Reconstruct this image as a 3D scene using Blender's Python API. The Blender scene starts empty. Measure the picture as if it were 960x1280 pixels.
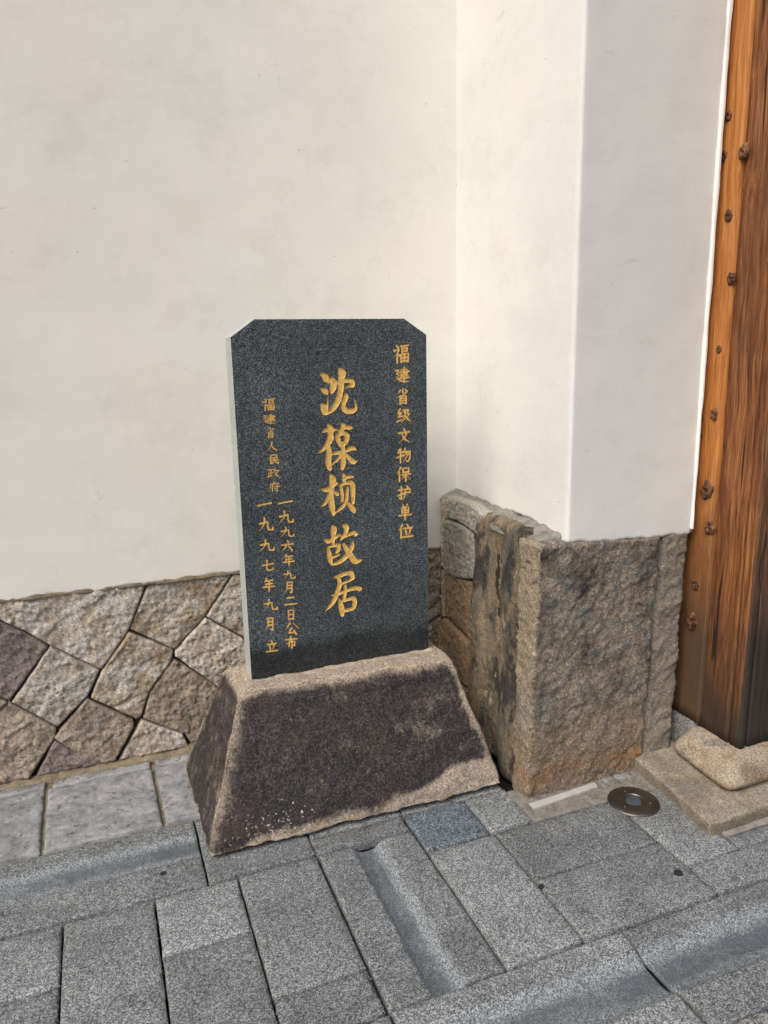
import bpy, bmesh, math, random
import numpy as np
from mathutils import Vector, Matrix, noise
from mathutils.geometry import delaunay_2d_cdt

SC = bpy.context.scene
COL = SC.collection
random.seed(7)

# ------------------------------------------------------------------ camera
cd = bpy.data.cameras.new('camera')
cam = bpy.data.objects.new('camera', cd)
COL.objects.link(cam)
SC.camera = cam
cd.sensor_fit = 'HORIZONTAL'
cd.sensor_width = 36.0
cd.lens = 929.55 / 960 * 36.0
cd.clip_start = 0.05
cd.clip_end = 400
th, ps, ro = map(math.radians, (12.25, 20.92, -1.1455))
F = Vector((math.sin(ps) * math.cos(th), math.cos(ps) * math.cos(th), -math.sin(th)))
R = Vector((math.cos(ps), -math.sin(ps), 0))
U = R.cross(F)
R2 = R * math.cos(ro) + U * math.sin(ro)
U2 = -R * math.sin(ro) + U * math.cos(ro)
m = Matrix((R2, U2, -F)).transposed().to_4x4()
m.translation = (0, 0, 1.5)
cam.matrix_world = m

# ------------------------------------------------------------------ light
SUN_ELEV, SUN_AZ = math.radians(48), math.radians(236)      # azimuth clockwise from +Y: behind the viewer's left shoulder
w = bpy.data.worlds.new('World')
SC.world = w
w.use_nodes = True
wn = w.node_tree
bg = wn.nodes['Background']
sky = wn.nodes.new('ShaderNodeTexSky')
sky.sky_type = 'NISHITA'
sky.sun_disc = False
sky.sun_elevation = SUN_ELEV
sky.sun_rotation = SUN_AZ
sky.air_density = 1.0
sky.dust_density = 6.0
sky.ozone_density = 1.0
wn.links.new(sky.outputs[0], bg.inputs[0])
bg.inputs[1].default_value = 0.12
sd = bpy.data.lights.new('sun', 'SUN')
sd.energy = 2.0
sd.angle = math.radians(40)
sd.color = (1.0, 0.955, 0.89)
sun = bpy.data.objects.new('sun', sd)
COL.objects.link(sun)
tosun = Vector((math.sin(SUN_AZ) * math.cos(SUN_ELEV), math.cos(SUN_AZ) * math.cos(SUN_ELEV), math.sin(SUN_ELEV)))
sun.rotation_euler = tosun.to_track_quat('Z', 'Y').to_euler()
SC.view_settings.view_transform = 'Standard'
SC.view_settings.look = 'None'
SC.view_settings.exposure = 0.10
SC.view_settings.gamma = 1.0

# ------------------------------------------------------------------ object helpers
def link(o, parent=None):
    COL.objects.link(o)
    if parent is not None:
        o.parent = parent
    return o

def mesh_obj(name, verts, faces, mat, parent=None, smooth=True, attrs=None):
    me = bpy.data.meshes.new(name)
    me.from_pydata([tuple(v) for v in verts], [], faces)
    me.update()
    if smooth:
        me.polygons.foreach_set('use_smooth', [True] * len(me.polygons))
    if attrs:
        for k, vals in attrs.items():
            a = me.attributes.new(k, 'FLOAT', 'POINT')
            a.data.foreach_set('value', [float(x) for x in vals])
    me.materials.append(mat)
    return link(bpy.data.objects.new(name, me), parent)

def thing(name, label, cat, loc=(0, 0, 0), group=None):
    o = bpy.data.objects.new(name, None)
    o.empty_display_size = 0.1
    COL.objects.link(o)
    o['label'] = label
    o['category'] = cat
    if group:
        o['group'] = group
    return o

def tag(o, label=None, cat=None, kind=None):
    if label: o['label'] = label
    if cat: o['category'] = cat
    if kind: o['kind'] = kind
    return o

# ------------------------------------------------------------------ material helpers
class Mat:
    def __init__(s, name, rough=0.85, spec=0.3):
        s.m = bpy.data.materials.new(name)
        s.m.use_nodes = True
        s.t = s.m.node_tree
        s.b = s.t.nodes['Principled BSDF']
        s.b.inputs['Roughness'].default_value = rough
        s.b.inputs['Specular IOR Level'].default_value = spec
        g = s.t.nodes.new('ShaderNodeNewGeometry')
        s.pos0 = g.outputs['Position']
        s.nrm = g.outputs['Normal']
        oi = s.t.nodes.new('ShaderNodeObjectInfo')
        s.rnd = oi.outputs['Random']
        off = s.vm('MULTIPLY_ADD', s.rnd, (37.3, 21.1, 53.7), s.pos0)
        s.pos = off
    def n(s, typ, ins=None, out=0, **props):
        k = s.t.nodes.new(typ)
        for a, b in props.items():
            setattr(k, a, b)
        for a, b in (ins or {}).items():
            if isinstance(b, bpy.types.NodeSocket):
                s.t.links.new(b, k.inputs[a])
            elif b is not None:
                k.inputs[a].default_value = b
        return k.outputs[out]
    def vm(s, op, a, b=None, c=None):
        return s.n('ShaderNodeVectorMath', {0: a, 1: b, 2: c}, operation=op)
    def ma(s, op, a, b=None, c=None, clamp=False):
        return s.n('ShaderNodeMath', {0: a, 1: b, 2: c}, operation=op, use_clamp=clamp)
    def noise(s, scale, detail=4, rough=0.55, vec=None, dist=0.0, out=0):
        return s.n('ShaderNodeTexNoise', {'Vector': vec or s.pos, 'Scale': scale, 'Detail': detail, 'Roughness': rough, 'Distortion': dist}, out=out)
    def vor(s, scale, vec=None, feature='F1', out='Color', rnd=1.0):
        return s.n('ShaderNodeTexVoronoi', {'Vector': vec or s.pos, 'Scale': scale, 'Randomness': rnd}, out=out, feature=feature)
    def ramp(s, fac, stops, interp='LINEAR'):
        k = s.t.nodes.new('ShaderNodeValToRGB')
        k.color_ramp.interpolation = interp
        e = k.color_ramp.elements
        while len(e) < len(stops):
            e.new(0.5)
        for q, (p, c) in zip(e, stops):
            q.position = p
            q.color = (c, c, c, 1) if isinstance(c, (int, float)) else (*c, 1)
        s.t.links.new(fac, k.inputs[0])
        return k.outputs[0]
    def mix(s, fac, a, b, mode='MIX'):
        k = s.t.nodes.new('ShaderNodeMix')
        k.data_type = 'RGBA'
        k.blend_type = mode
        for i, v in ((0, fac), (6, a), (7, b)):
            if isinstance(v, bpy.types.NodeSocket):
                s.t.links.new(v, k.inputs[i])
            elif i == 0:
                k.inputs[0].default_value = v
            else:
                k.inputs[i].default_value = (*v, 1) if not isinstance(v, (int, float)) else (v, v, v, 1)
        return k.outputs[2]
    def scaled(s, sx, sy, sz, vec=None):
        return s.vm('MULTIPLY', vec or s.pos, (sx, sy, sz))
    def sep(s, v, ch):
        return s.n('ShaderNodeSeparateXYZ', {0: v}, out=ch)
    def attr(s, name):
        return s.n('ShaderNodeAttribute', out='Fac', attribute_name=name)
    def color(s, c): s.t.links.new(c, s.b.inputs['Base Color'])
    def rough(s, c): s.t.links.new(c, s.b.inputs['Roughness'])
    def bump(s, h, dist=0.002, strength=1.0, prev=None):
        k = s.n('ShaderNodeBump', {'Height': h, 'Distance': dist, 'Strength': strength, 'Normal': prev})
        return k
    def normal(s, k): s.t.links.new(k, s.b.inputs['Normal'])

def fbm(p, o=4):
    return noise.fractal(p, 1.0, 2.0, o)

# frames map (u, v, h) to the world; h points out of the face
def frame_back(Y0): return lambda u, v, h: (u, Y0 - h, v)
def frame_side(X0): return lambda u, v, h: (X0 - h, u, v)
def frame_ground(Z0): return lambda u, v, h: (u, v, Z0 + h)

def facet(p, sc, amt):
    """broken stone: small tilted planes"""
    q = Vector((p[0] * sc, p[1] * sc, p[2] * sc))
    d, pts = noise.voronoi(q)
    c = pts[0]
    t = noise.cell_vector(c * 7.3 + Vector((3.1, 5.7, 1.3)))
    t = Vector((t[0] - .5, t[1] - .5, t[2] - .5))
    return ((q - c).dot(t) + (t[0]) * .5) * amt

def stone_height(p, rough):
    q = Vector(p)
    # diagonal chisel grain
    qs = Vector((q.x * .8 + q.z * .6, q.y, q.z * .8 - q.x * .6))
    h = fbm(q * 7, 3) * .55
    h += facet((qs.x * .55, qs.y, qs.z), 24, .85)
    h += facet((qs.x, qs.y, qs.z * .6), 62, .48)
    h += fbm(Vector((qs.x * 95, qs.y * 60, qs.z * 45)), 3) * .42
    return h * rough

def sheet(name, poly, frame, mat, parent=None, cell=.008, r=.012, thick=.05, rough=.004, edge=.003, hfun=None, seed=0.0, lift=0.0, smooth=True, attrs=None, grow=0.0):
    """a stone or slab: polygon outline, gridded face with rounded broken edges and a skirt going back"""
    P = np.array(poly, float)
    a = 0.5 * np.sum(P[:, 0] * np.roll(P[:, 1], -1) - np.roll(P[:, 0], -1) * P[:, 1])
    if a < 0:
        P = P[::-1]
    ring = []
    for i in range(len(P)):
        A, B = P[i], P[(i + 1) % len(P)]
        L = np.hypot(*(B - A))
        k = max(1, int(L / (cell * 1.2)))
        nrm = np.array([-(B - A)[1], (B - A)[0]]) / max(L, 1e-9)
        for j in range(k):
            q = A + (B - A) * j / k
            e = (fbm(Vector((q[0] * 22 + seed, q[1] * 22, seed)), 3) * .5 + .5) * edge
            ring.append(q + nrm * (e - grow))
    ring = np.array(ring)
    x0, y0 = ring.min(0); x1, y1 = ring.max(0)
    gx, gy = np.meshgrid(np.arange(x0 + cell / 2, x1, cell), np.arange(y0 + cell / 2, y1, cell * .87))
    gx = gx + (np.arange(gx.shape[0])[:, None] % 2) * cell * .5
    G = np.stack([gx.ravel(), gy.ravel()], 1)
    rs = np.random.RandomState(int(seed * 10) % 9999)
    G = G + (rs.rand(*G.shape) - .5) * cell * .3
    A = ring; B = np.roll(ring, -1, 0)
    dist = np.full(len(G), 1e9); cross = np.zeros(len(G), int)
    for i in range(len(A)):
        ab = B[i] - A[i]; ap = G - A[i]
        t = np.clip((ap @ ab) / max(ab @ ab, 1e-12), 0, 1)
        dist = np.minimum(dist, np.hypot(*(ap - t[:, None] * ab).T))
        c = (A[i, 1] > G[:, 1]) != (B[i, 1] > G[:, 1])
        if c.any():
            xi = A[i, 0] + (G[:, 1] - A[i, 1]) / ((B[i, 1] - A[i, 1]) or 1e-12) * ab[0]
            cross += (c & (G[:, 0] < xi))
    keep = (cross % 2 == 1) & (dist > cell * .45)
    G = G[keep]; dist = dist[keep]
    if r < cell and r > 0:
        nx_ = np.roll(ring, -1, 0) - np.roll(ring, 1, 0)
        nl = np.hypot(nx_[:, 0], nx_[:, 1])[:, None]
        inn = ring + np.stack([-nx_[:, 1], nx_[:, 0]], 1) / np.maximum(nl, 1e-9) * r
        keep = dist > r + cell * .3
        G = np.concatenate([inn, G[keep]]); dist = np.concatenate([np.full(len(inn), r), dist[keep]])
    pts = [Vector(q) for q in ring] + [Vector(q) for q in G]
    v2, _, f2, _, _, _ = delaunay_2d_cdt(pts, [], [list(range(len(ring)))], 1, 1e-7)
    # distance of every output vertex to the outline
    dm = {}
    for q, d in zip(G, dist):
        dm[(round(q[0], 6), round(q[1], 6))] = d
    verts = []
    for q in v2:
        d = dm.get((round(q.x, 6), round(q.y, 6)), 0.0)
        k = min(1.0, d / r) if r > 0 else 1.0
        drop = r * (1 - math.sqrt(max(0, 1 - (1 - k) ** 2)))
        w0 = frame(q.x, q.y, 0)
        h = -drop + lift
        if rough:
            h += stone_height((w0[0] + seed, w0[1] + seed * .3, w0[2]), rough) * (.35 + .65 * k)
        if hfun:
            h += hfun(q.x, q.y)
        verts.append(frame(q.x, q.y, h))
    # skirt
    edges = {}
    for f in f2:
        for i in range(3):
            e = (f[i], f[(i + 1) % 3])
            edges[e] = edges.get(e, 0) + 1
    faces = [tuple(f) for f in f2]
    back = {}
    for (i, j) in list(edges):
        if (j, i) not in edges:
            for k in (i, j):
                if k not in back:
                    back[k] = len(verts)
                    verts.append(frame(v2[k].x, v2[k].y, -thick))
            faces.append((j, i, back[i], back[j]))
    # orientation: first face normal should point along +h
    f = faces[0]
    a_, b_, c_ = (Vector(verts[i]) for i in f[:3])
    nn = (b_ - a_).cross(c_ - a_)
    out = Vector(frame(0, 0, 1)) - Vector(frame(0, 0, 0))
    if nn.dot(out) < 0:
        faces = [tuple(reversed(q)) for q in faces]
    at = {k: [fn(Vector(v)) for v in verts] for k, fn in attrs.items()} if attrs else None
    return mesh_obj(name, verts, faces, mat, parent, smooth, at)

def block(name, corners, mat, parent=None, cell=.012, r=.01, amp=.002, freq=20, seed=0.0, dfun=None, attrs=None, smooth=True):
    """rounded, uneven block. corners: 8 points, bottom ring (front-left, front-right, back-right, back-left) then top ring"""
    C = [Vector(c) for c in corners]
    Lx = ((C[1] - C[0]).length + (C[5] - C[4]).length) / 2
    Ly = ((C[3] - C[0]).length + (C[7] - C[4]).length) / 2
    Lz = ((C[4] - C[0]).length + (C[6] - C[2]).length) / 2
    L = (Lx, Ly, Lz)
    r = min(r, min(L) * .49)
    def axis(Ln):
        k = max(2, int(round(Ln / cell)))
        s = [Ln * i / k for i in range(k + 1)]
        ex = [r * (1 - math.cos(t)) for t in (math.pi / 8, math.pi / 4, math.pi * 3 / 8)]
        s += ex + [Ln - e for e in ex]
        s = sorted(s)
        o = [s[0]]
        for q in s[1:]:
            if q - o[-1] > min(cell, r) * .12:
                o.append(q)
        o[-1] = Ln
        return o
    ax = [axis(q) for q in L]
    n = [len(a) - 1 for a in ax]
    verts, idx, faces, prm = [], {}, [], []
    def tri(a, b, c):
        bot = (C[0] * (1 - a) + C[1] * a) * (1 - b) + (C[3] * (1 - a) + C[2] * a) * b
        top = (C[4] * (1 - a) + C[5] * a) * (1 - b) + (C[7] * (1 - a) + C[6] * a) * b
        return bot * (1 - c) + top * c
    def V(i, j, k):
        key = (i, j, k)
        if key in idx:
            return idx[key]
        q = Vector((ax[0][i], ax[1][j], ax[2][k]))
        c = Vector([min(max(q[t], r), L[t] - r) for t in range(3)])
        d = q - c
        if d.length > 1e-9:
            d = d.normalized()
        p2 = c + d * r
        w0 = tri(*[p2[t] / L[t] for t in range(3)])
        prm.append((p2[0] / L[0], p2[1] / L[1], p2[2] / L[2]))
        s = Vector((seed, seed * 1.7, seed * .6))
        h = (fbm((w0 + s) * freq, 4)) * amp
        if dfun:
            h += dfun(w0, prm[-1], d)
        idx[key] = len(verts)
        verts.append(w0 + d * h)
        return idx[key]
    def quad(a, b, c, d): faces.append((a, b, c, d))
    for i in range(n[0]):
        for j in range(n[1]):
            quad(V(i, j, 0), V(i, j + 1, 0), V(i + 1, j + 1, 0), V(i + 1, j, 0))
            quad(V(i, j, n[2]), V(i + 1, j, n[2]), V(i + 1, j + 1, n[2]), V(i, j + 1, n[2]))
        for k in range(n[2]):
            quad(V(i, 0, k), V(i + 1, 0, k), V(i + 1, 0, k + 1), V(i, 0, k + 1))
            quad(V(i, n[1], k), V(i, n[1], k + 1), V(i + 1, n[1], k + 1), V(i + 1, n[1], k))
    for j in range(n[1]):
        for k in range(n[2]):
            quad(V(0, j, k), V(0, j, k + 1), V(0, j + 1, k + 1), V(0, j + 1, k))
            quad(V(n[0], j, k), V(n[0], j + 1, k), V(n[0], j + 1, k + 1), V(n[0], j, k + 1))
    at = {kk: [fn(Vector(v), q) for v, q in zip(verts, prm)] for kk, fn in attrs.items()} if attrs else None
    return mesh_obj(name, verts, faces, mat, parent, smooth, at)

def boxc(x0, x1, y0, y1, z0, z1):
    return [(x0, y0, z0), (x1, y0, z0), (x1, y1, z0), (x0, y1, z0), (x0, y0, z1), (x1, y0, z1), (x1, y1, z1), (x0, y1, z1)]

# ------------------------------------------------------------------ materials
def granite(name, stops, sp=380, spread=.20, stain=.30, rough=.7, bump=.0009, tint=None, bluish=0.0):
    M = Mat(name, rough, .35)
    v = M.vor(sp)
    f = M.sep(v, 0)
    f2 = M.noise(sp * .55, 3, .7)
    f = M.mix(.35, f, f2)
    col = M.ramp(f, stops)
    big = M.noise(5, 5, .6)
    b = M.ramp(big, [(.32, 1 - stain), (.66, 1 + stain * .3)])
    col = M.mix(1.0, col, b, 'MULTIPLY')
    mid = M.ramp(M.noise(38, 4, .7), [(.3, .86), (.7, 1.12)])
    col = M.mix(1.0, col, mid, 'MULTIPLY')
    rv = M.ma('MULTIPLY_ADD', M.rnd, spread * 2, 1 - spread)
    col = M.mix(1.0, col, M.n('ShaderNodeCombineXYZ', {0: rv, 1: rv, 2: rv}), 'MULTIPLY')
    # small dark stains
    sp2 = M.ramp(M.noise(14, 3, .5), [(.66, 0.0), (.78, .5)])
    col = M.mix(sp2, col, (.035, .035, .035))
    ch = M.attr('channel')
    hone_light = M.ramp(f, [(.2, (.06, .075, .088)), (.5, (.175, .205, .225)), (.8, (.36, .39, .41))])  # honed bluish finish, paled to paint light on the channel walls
    floor_shade = M.ramp(M.noise(7, 5, .65), [(.34, .25), (.58, .9)])  # shade of the channel floor, painted as patchy dark blue-grey
    hone_light = M.mix(M.mix(1.0, floor_shade, M.ramp(ch, [(.35, 0.0), (.7, 1.0)]), 'MULTIPLY'), hone_light, (.07, .082, .098))
    col = M.mix(M.ramp(ch, [(.02, 0.0), (.16, .85)]), col, hone_light)
    M.color(col)
    h = M.mix(.5, M.noise(sp * .8, 3, .7), M.noise(60, 4, .6))
    M.normal(M.bump(h, bump * 2, .8))
    return M.m

G_STOPS = [(.18, (.040, .045, .049)), (.35, (.104, .114, .121)), (.52, (.165, .180, .190)), (.66, (.245, .264, .274)), (.82, (.40, .42, .43))]
paving_mat = granite('grey_granite_paving', G_STOPS)
smooth_mat = granite('blue_grey_granite', [(.2, (.018, .026, .036)), (.45, (.075, .10, .125)), (.65, (.145, .18, .21)), (.85, (.30, .34, .37))], sp=330)
pale_granite = granite('pale_granite', [(.2, (.08, .085, .085)), (.45, (.22, .225, .22)), (.8, (.42, .425, .41))], sp=260, spread=.05)

def make_stele_mat(name, pale):
    M = Mat(name, .50 if not pale else .75, .4)
    v = M.sep(M.vor(430, vec=M.pos0), 0)
    f = M.mix(.45, v, M.noise(150, 3, .75, vec=M.pos0))
    if pale:
        col = M.ramp(f, [(.2, (.30, .33, .32)), (.5, (.42, .45, .43)), (.8, (.52, .54, .51))])
        d = M.ramp(M.noise(9, 4, .6, vec=M.pos0), [(.3, .85), (.7, 1.05)])
        col = M.mix(1.0, col, d, 'MULTIPLY')
    else:
        col = M.ramp(f, [(.24, (.009, .012, .014)), (.40, (.026, .034, .039)), (.54, (.053, .066, .073)), (.68, (.110, .128, .136)), (.84, (.22, .24, .25))])
        # dusty haze of wear towards the top and patches of rubbed surface
        d = M.ramp(M.noise(4.5, 5, .6, vec=M.pos0), [(.35, .78), (.68, 1.28)])
        col = M.mix(1.0, col, d, 'MULTIPLY')
        # damp band near the socket, with an uneven upper edge
        z = M.sep(M.pos0, 2)
        zz = M.ma('ADD', z, M.ma('MULTIPLY', M.noise(7, 4, .6, vec=M.pos0), .10))
        wet = M.ramp(zz, [(.545, .42), (.59, 1.0)])
        wn_ = M.n('ShaderNodeMapRange', {0: zz, 1: .565, 2: .615, 3: .36, 4: 1.0})
        col = M.mix(1.0, col, M.n('ShaderNodeCombineXYZ', {0: wn_, 1: wn_, 2: wn_}), 'MULTIPLY')
    M.color(col)
    M.normal(M.bump(M.noise(320, 2, .6, vec=M.pos0), .0006, .5))
    return M.m
stele_mat = make_stele_mat('dark_speckled_granite', False)
stele_side_mat = make_stele_mat('sawn_granite_edge', True)

def make_gold():
    M = Mat('gilt_paint', .48, .5)
    f = M.noise(90, 4, .7, vec=M.pos0)
    col = M.ramp(f, [(.3, (.56, .33, .075)), (.5, (.80, .53, .155)), (.72, (.90, .68, .28))])
    M.color(col)
    M.b.inputs['Metallic'].default_value = .15
    M.normal(M.bump(f, .0012, .8))
    return M.m
gold_mat = make_gold()

def rock(name, cols, grain=170, bump=.004, stain=None, lichen=0.0, wear_light=None, patch=5.0):
    """rough field stone: patches of several mineral colours plus grain"""
    M = Mat(name, .92, .2)
    base = M.ramp(M.noise(patch, 5, .62, dist=.4), [(.28 + .44 * i / (len(cols) - 1), c) for i, c in enumerate(cols)])
    g = M.ramp(M.noise(grain, 5, .85), [(.34, .36), (.5, 1.0), (.66, 1.75)])
    col = M.mix(1.0, base, g, 'MULTIPLY')
    rv = M.ramp(M.rnd, [(0, .78), (1, 1.15)])
    col = M.mix(1.0, col, rv, 'MULTIPLY')
    if stain:
        col2, lo, hi, sc = stain
        s_ = M.ramp(M.noise(sc, 6, .68), [(lo, 0.0), (hi, .88)])
        col = M.mix(s_, col, M.mix(1.0, col2, g, 'MULTIPLY'))
    if lichen:
        l_ = M.ramp(M.noise(17, 6, .7), [(.60, 0.0), (.68, lichen)])
        col = M.mix(l_, col, (.20, .24, .24))
    M.color(col)
    h = M.mix(.45, M.noise(grain * .35, 7, .78), M.noise(grain * 1.3, 3, .7))
    M.normal(M.bump(h, bump, .9))
    return M.m
TAN, GREY, PINK, BROWN, PALE = (.355, .30, .24), (.325, .312, .30), (.335, .285, .265), (.245, .20, .16), (.47, .445, .40)
rubble_mats = [rock('rubble_tan_grey', [GREY, TAN, PALE, (.25, .22, .21)], patch=9), rock('rubble_brown', [BROWN, TAN, (.24, .19, .15), GREY], patch=9),
               rock('rubble_pinkish', [PINK, (.24, .20, .19), TAN], patch=9), rock('rubble_grey', [GREY, PALE, (.30, .235, .16), PINK], patch=9)]
old_stone = rock('weathered_pier_stone', [(.10, .085, .07), (.22, .17, .125), (.31, .245, .18), (.20, .14, .095)], grain=160, bump=.005, stain=((.10, .12, .125), .56, .66, 13), patch=9)
grey_stone = rock('grey_block_stone', [(.22, .215, .195), (.31, .295, .26), (.36, .27, .17)], grain=160, bump=.004)
brown_stone = rock('brown_block_stone', [(.24, .15, .09), (.30, .21, .13), (.17, .15, .13)], grain=160, bump=.005)
narrow_stone = rock('brown_grey_block_stone', [(.21, .185, .155), (.30, .265, .22), (.25, .22, .185)], grain=160, bump=.006, patch=9)
tan_stone = rock('tan_dressed_stone', [(.30, .25, .18), (.35, .295, .22), (.27, .23, .175)], grain=120, bump=.003)
step_mat = rock('worn_step_stone', [(.24, .21, .165), (.32, .285, .225), (.25, .21, .16), (.20, .185, .16)], grain=150, bump=.004, patch=8)
drum_mat = rock('worn_base_stone', [(.25, .215, .17), (.17, .155, .14), (.33, .28, .215), (.24, .175, .125), (.15, .13, .11)], grain=150, bump=.0015, patch=7)

def make_kerb():
    M = Mat('old_kerb_stone', .8, .3)
    base = M.ramp(M.noise(12, 6, .7), [(.32, (.15, .155, .165)), (.5, (.245, .252, .265)), (.66, (.36, .365, .37))])
    g = M.ramp(M.noise(160, 4, .7), [(.3, .72), (.7, 1.22)])
    col = M.mix(1.0, base, g, 'MULTIPLY')
    pits = M.ramp(M.noise(46, 5, .8), [(.33, .85), (.40, 0.0)])
    col = M.mix(pits, col, (.06, .055, .055))
    ru = M.ramp(M.noise(6, 3, .5), [(.66, 0.0), (.76, .3)])
    col = M.mix(ru, col, (.30, .22, .14))
    M.color(col)
    h = M.ramp(M.noise(46, 5, .8), [(.31, 0.0), (.44, 1.0)])
    M.normal(M.bump(M.mix(.3, h, M.noise(170, 3, .6)), .004, .8))
    return M.m
kerb_mat = make_kerb()

def make_mortar(name, c, k=1.0):
    M = Mat(name, .95, .15)
    col = M.ramp(M.noise(28, 6, .7, vec=M.pos0), [(.3, tuple(q * .62 for q in c)), (.5, c), (.75, tuple(min(.8, q * 1.3) for q in c))])
    col = M.mix(1.0, col, M.ramp(M.noise(220, 3, .7, vec=M.pos0), [(.3, .7), (.7, 1.25)]), 'MULTIPLY')
    M.color(col)
    M.normal(M.bump(M.noise(70, 6, .75, vec=M.pos0), .006, .9))
    return M.m
sand_mortar = make_mortar('sandy_mortar', (.235, .195, .14))
grey_mortar = make_mortar('grey_mortar', (.24, .232, .21))
dark_joint = make_mortar('deep_joint_dirt', (.045, .036, .028))
soil_mat = make_mortar('joint_soil', (.022, .020, .017))

def make_plaster(name, c, warm):
    M = Mat(name, .82, .25)
    p = M.pos0
    a = M.noise(1.7, 5, .6, vec=p)
    col = M.ramp(a, [(.3, tuple(q * .94 for q in c)), (.52, c), (.75, warm)])
    # trowel drag: faint stretched cloudiness
    dr = M.noise(3.0, 6, .68, vec=M.scaled(1, 1, 1.6, p), dist=.3)
    col = M.mix(1.0, col, M.ramp(dr, [(.28, .945), (.5, 1.0), (.75, 1.02)]), 'MULTIPLY')
    # weathering marks, mostly faint grey clouds
    gr = M.ramp(M.noise(3.2, 8, .76, vec=p), [(.52, 0.0), (.70, .27)])
    col = M.mix(gr, col, (.50, .48, .43))
    # short trowel scratches
    sv_ = M.noise(26, 3, .6, vec=M.scaled(.22, .22, 1.6, M.vm('ADD', p, M.vm('MULTIPLY', M.noise(2, 2, .5, vec=p, out=1), (.6, .6, .6)))))
    sm_ = M.mix(1.0, M.ramp(sv_, [(.70, 0.0), (.73, 1.0)]), M.ramp(M.noise(4, 3, .5, vec=p), [(.46, 0.0), (.6, .5)]), 'MULTIPLY')
    col = M.mix(sm_, col, (.46, .43, .385))
    # hairline cracks
    cr = M.vor(2.3, vec=M.vm('ADD', p, M.vm('MULTIPLY', M.noise(4, 4, .6, vec=p, out=1), (.5, .5, .5))), feature='DISTANCE_TO_EDGE', out='Distance')
    cm = M.ramp(cr, [(0.0, 1.0), (.006, 0.0)])
    part = M.ramp(M.noise(2.6, 3, .5, vec=p), [(.52, 0.0), (.62, .26)])
    col = M.mix(M.mix(1.0, cm, part, 'MULTIPLY'), col, (.42, .38, .33))
    # little pits
    pd = M.vor(16, vec=p, out='Distance')
    pk = M.sep(M.vor(16, vec=p), 0)
    pit = M.mix(1.0, M.ramp(pd, [(.035, 1.0), (.06, 0.0)]), M.ramp(pk, [(.78, 0.0), (.80, 1.0)]), 'MULTIPLY')
    col = M.mix(M.mix(.5, pit, 0.0), col, (.25, .21, .17))
    M.color(col)
    st = M.noise(7, 7, .66, vec=M.scaled(1, 1, 1.5, p), dist=.5)
    h = M.mix(.25, st, M.noise(45, 5, .7, vec=p))
    k = M.bump(h, .010, .24)
    k = M.bump(M.ramp(pd, [(.03, 0.0), (.08, 1.0)]), .0015, .25, k)
    M.normal(k)
    return M.m
plaster_back = make_plaster('aged_limewash', (.775, .765, .728), (.785, .755, .700))
plaster_pier = make_plaster('cool_limewash', (.730, .728, .712), (.745, .725, .685))

def make_wood(name, lo, mid, hi, dark, zdark, gscale=70, crack=.5):
    M = Mat(name, .62, .35)
    p = M.pos
    wob = M.vm('MULTIPLY', M.noise(2.2, 2, .5, vec=p, out=1), (.05, .05, 0))
    pg = M.vm('ADD', p, wob)
    g = M.noise(gscale, 5, .7, vec=M.scaled(1, 1, .04, pg), dist=.35)
    g2 = M.noise(gscale * 4, 3, .7, vec=M.scaled(1, 1, .03, pg))
    col = M.ramp(M.mix(.4, g, g2), [(.38, lo), (.5, mid), (.63, hi)])
    big = M.noise(9, 4, .6, vec=M.scaled(1, 1, .18, p))
    col = M.mix(M.ramp(big, [(.45, 0.0), (.72, .6)]), col, dark)
    ck = M.ramp(M.noise(gscale * .8, 2, .5, vec=M.scaled(1, 1, .02, pg)), [(.30, crack), (.36, 0.0)])
    col = M.mix(ck, col, (.012, .007, .004))
    z = M.sep(M.pos0, 2)
    zz = M.ma('ADD', z, M.ma('MULTIPLY', M.noise(6, 5, .7, vec=M.scaled(1, 1, .4, p)), .5))
    f = M.n('ShaderNodeMapRange', {0: zz, 1: zdark[0], 2: zdark[1], 3: zdark[3], 4: 0.0})
    grimy = M.mix(M.ramp(g2, [(.3, .3), (.7, .7)]), zdark[2], tuple(q * 2.2 for q in zdark[2]))
    col = M.mix(f, col, grimy)
    # fine pale scratches
    sc = M.ramp(M.noise(55, 3, .6, vec=M.scaled(1, 1, .25, p), dist=1.5), [(.70, 0.0), (.76, .35)])
    col = M.mix(sc, col, tuple(min(.7, q * 1.5) for q in hi))
    M.color(col)
    M.rough(M.ramp(g, [(.3, .75), (.7, .5)]))
    M.normal(M.bump(M.mix(.4, g, g2), .0035, .8))
    return M.m
board_wood = make_wood('orange_fir_board', (.27, .088, .020), (.45, .172, .042), (.56, .26, .080), (.20, .065, .018), (.80, 1.40, (.040, .026, .017), .93), 75, .5)
plank_wood = make_wood('weathered_reddish_plank', (.055, .018, .007), (.21, .075, .023), (.40, .18, .068), (.060, .024, .011), (.45, .95, (.022, .016, .012), .93), 75, .95)
front_plank_wood = make_wood('weathered_dark_plank', (.055, .022, .010), (.16, .075, .033), (.31, .17, .085), (.050, .022, .012), (.80, 1.25, (.020, .017, .015), .95), 75, .95)
knot_wood = make_wood('dark_knot_wood', (.035, .013, .006), (.11, .045, .018), (.26, .13, .06), (.03, .012, .006), (-5, -4, (.02, .01, .01), 0), 60, .8)

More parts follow.
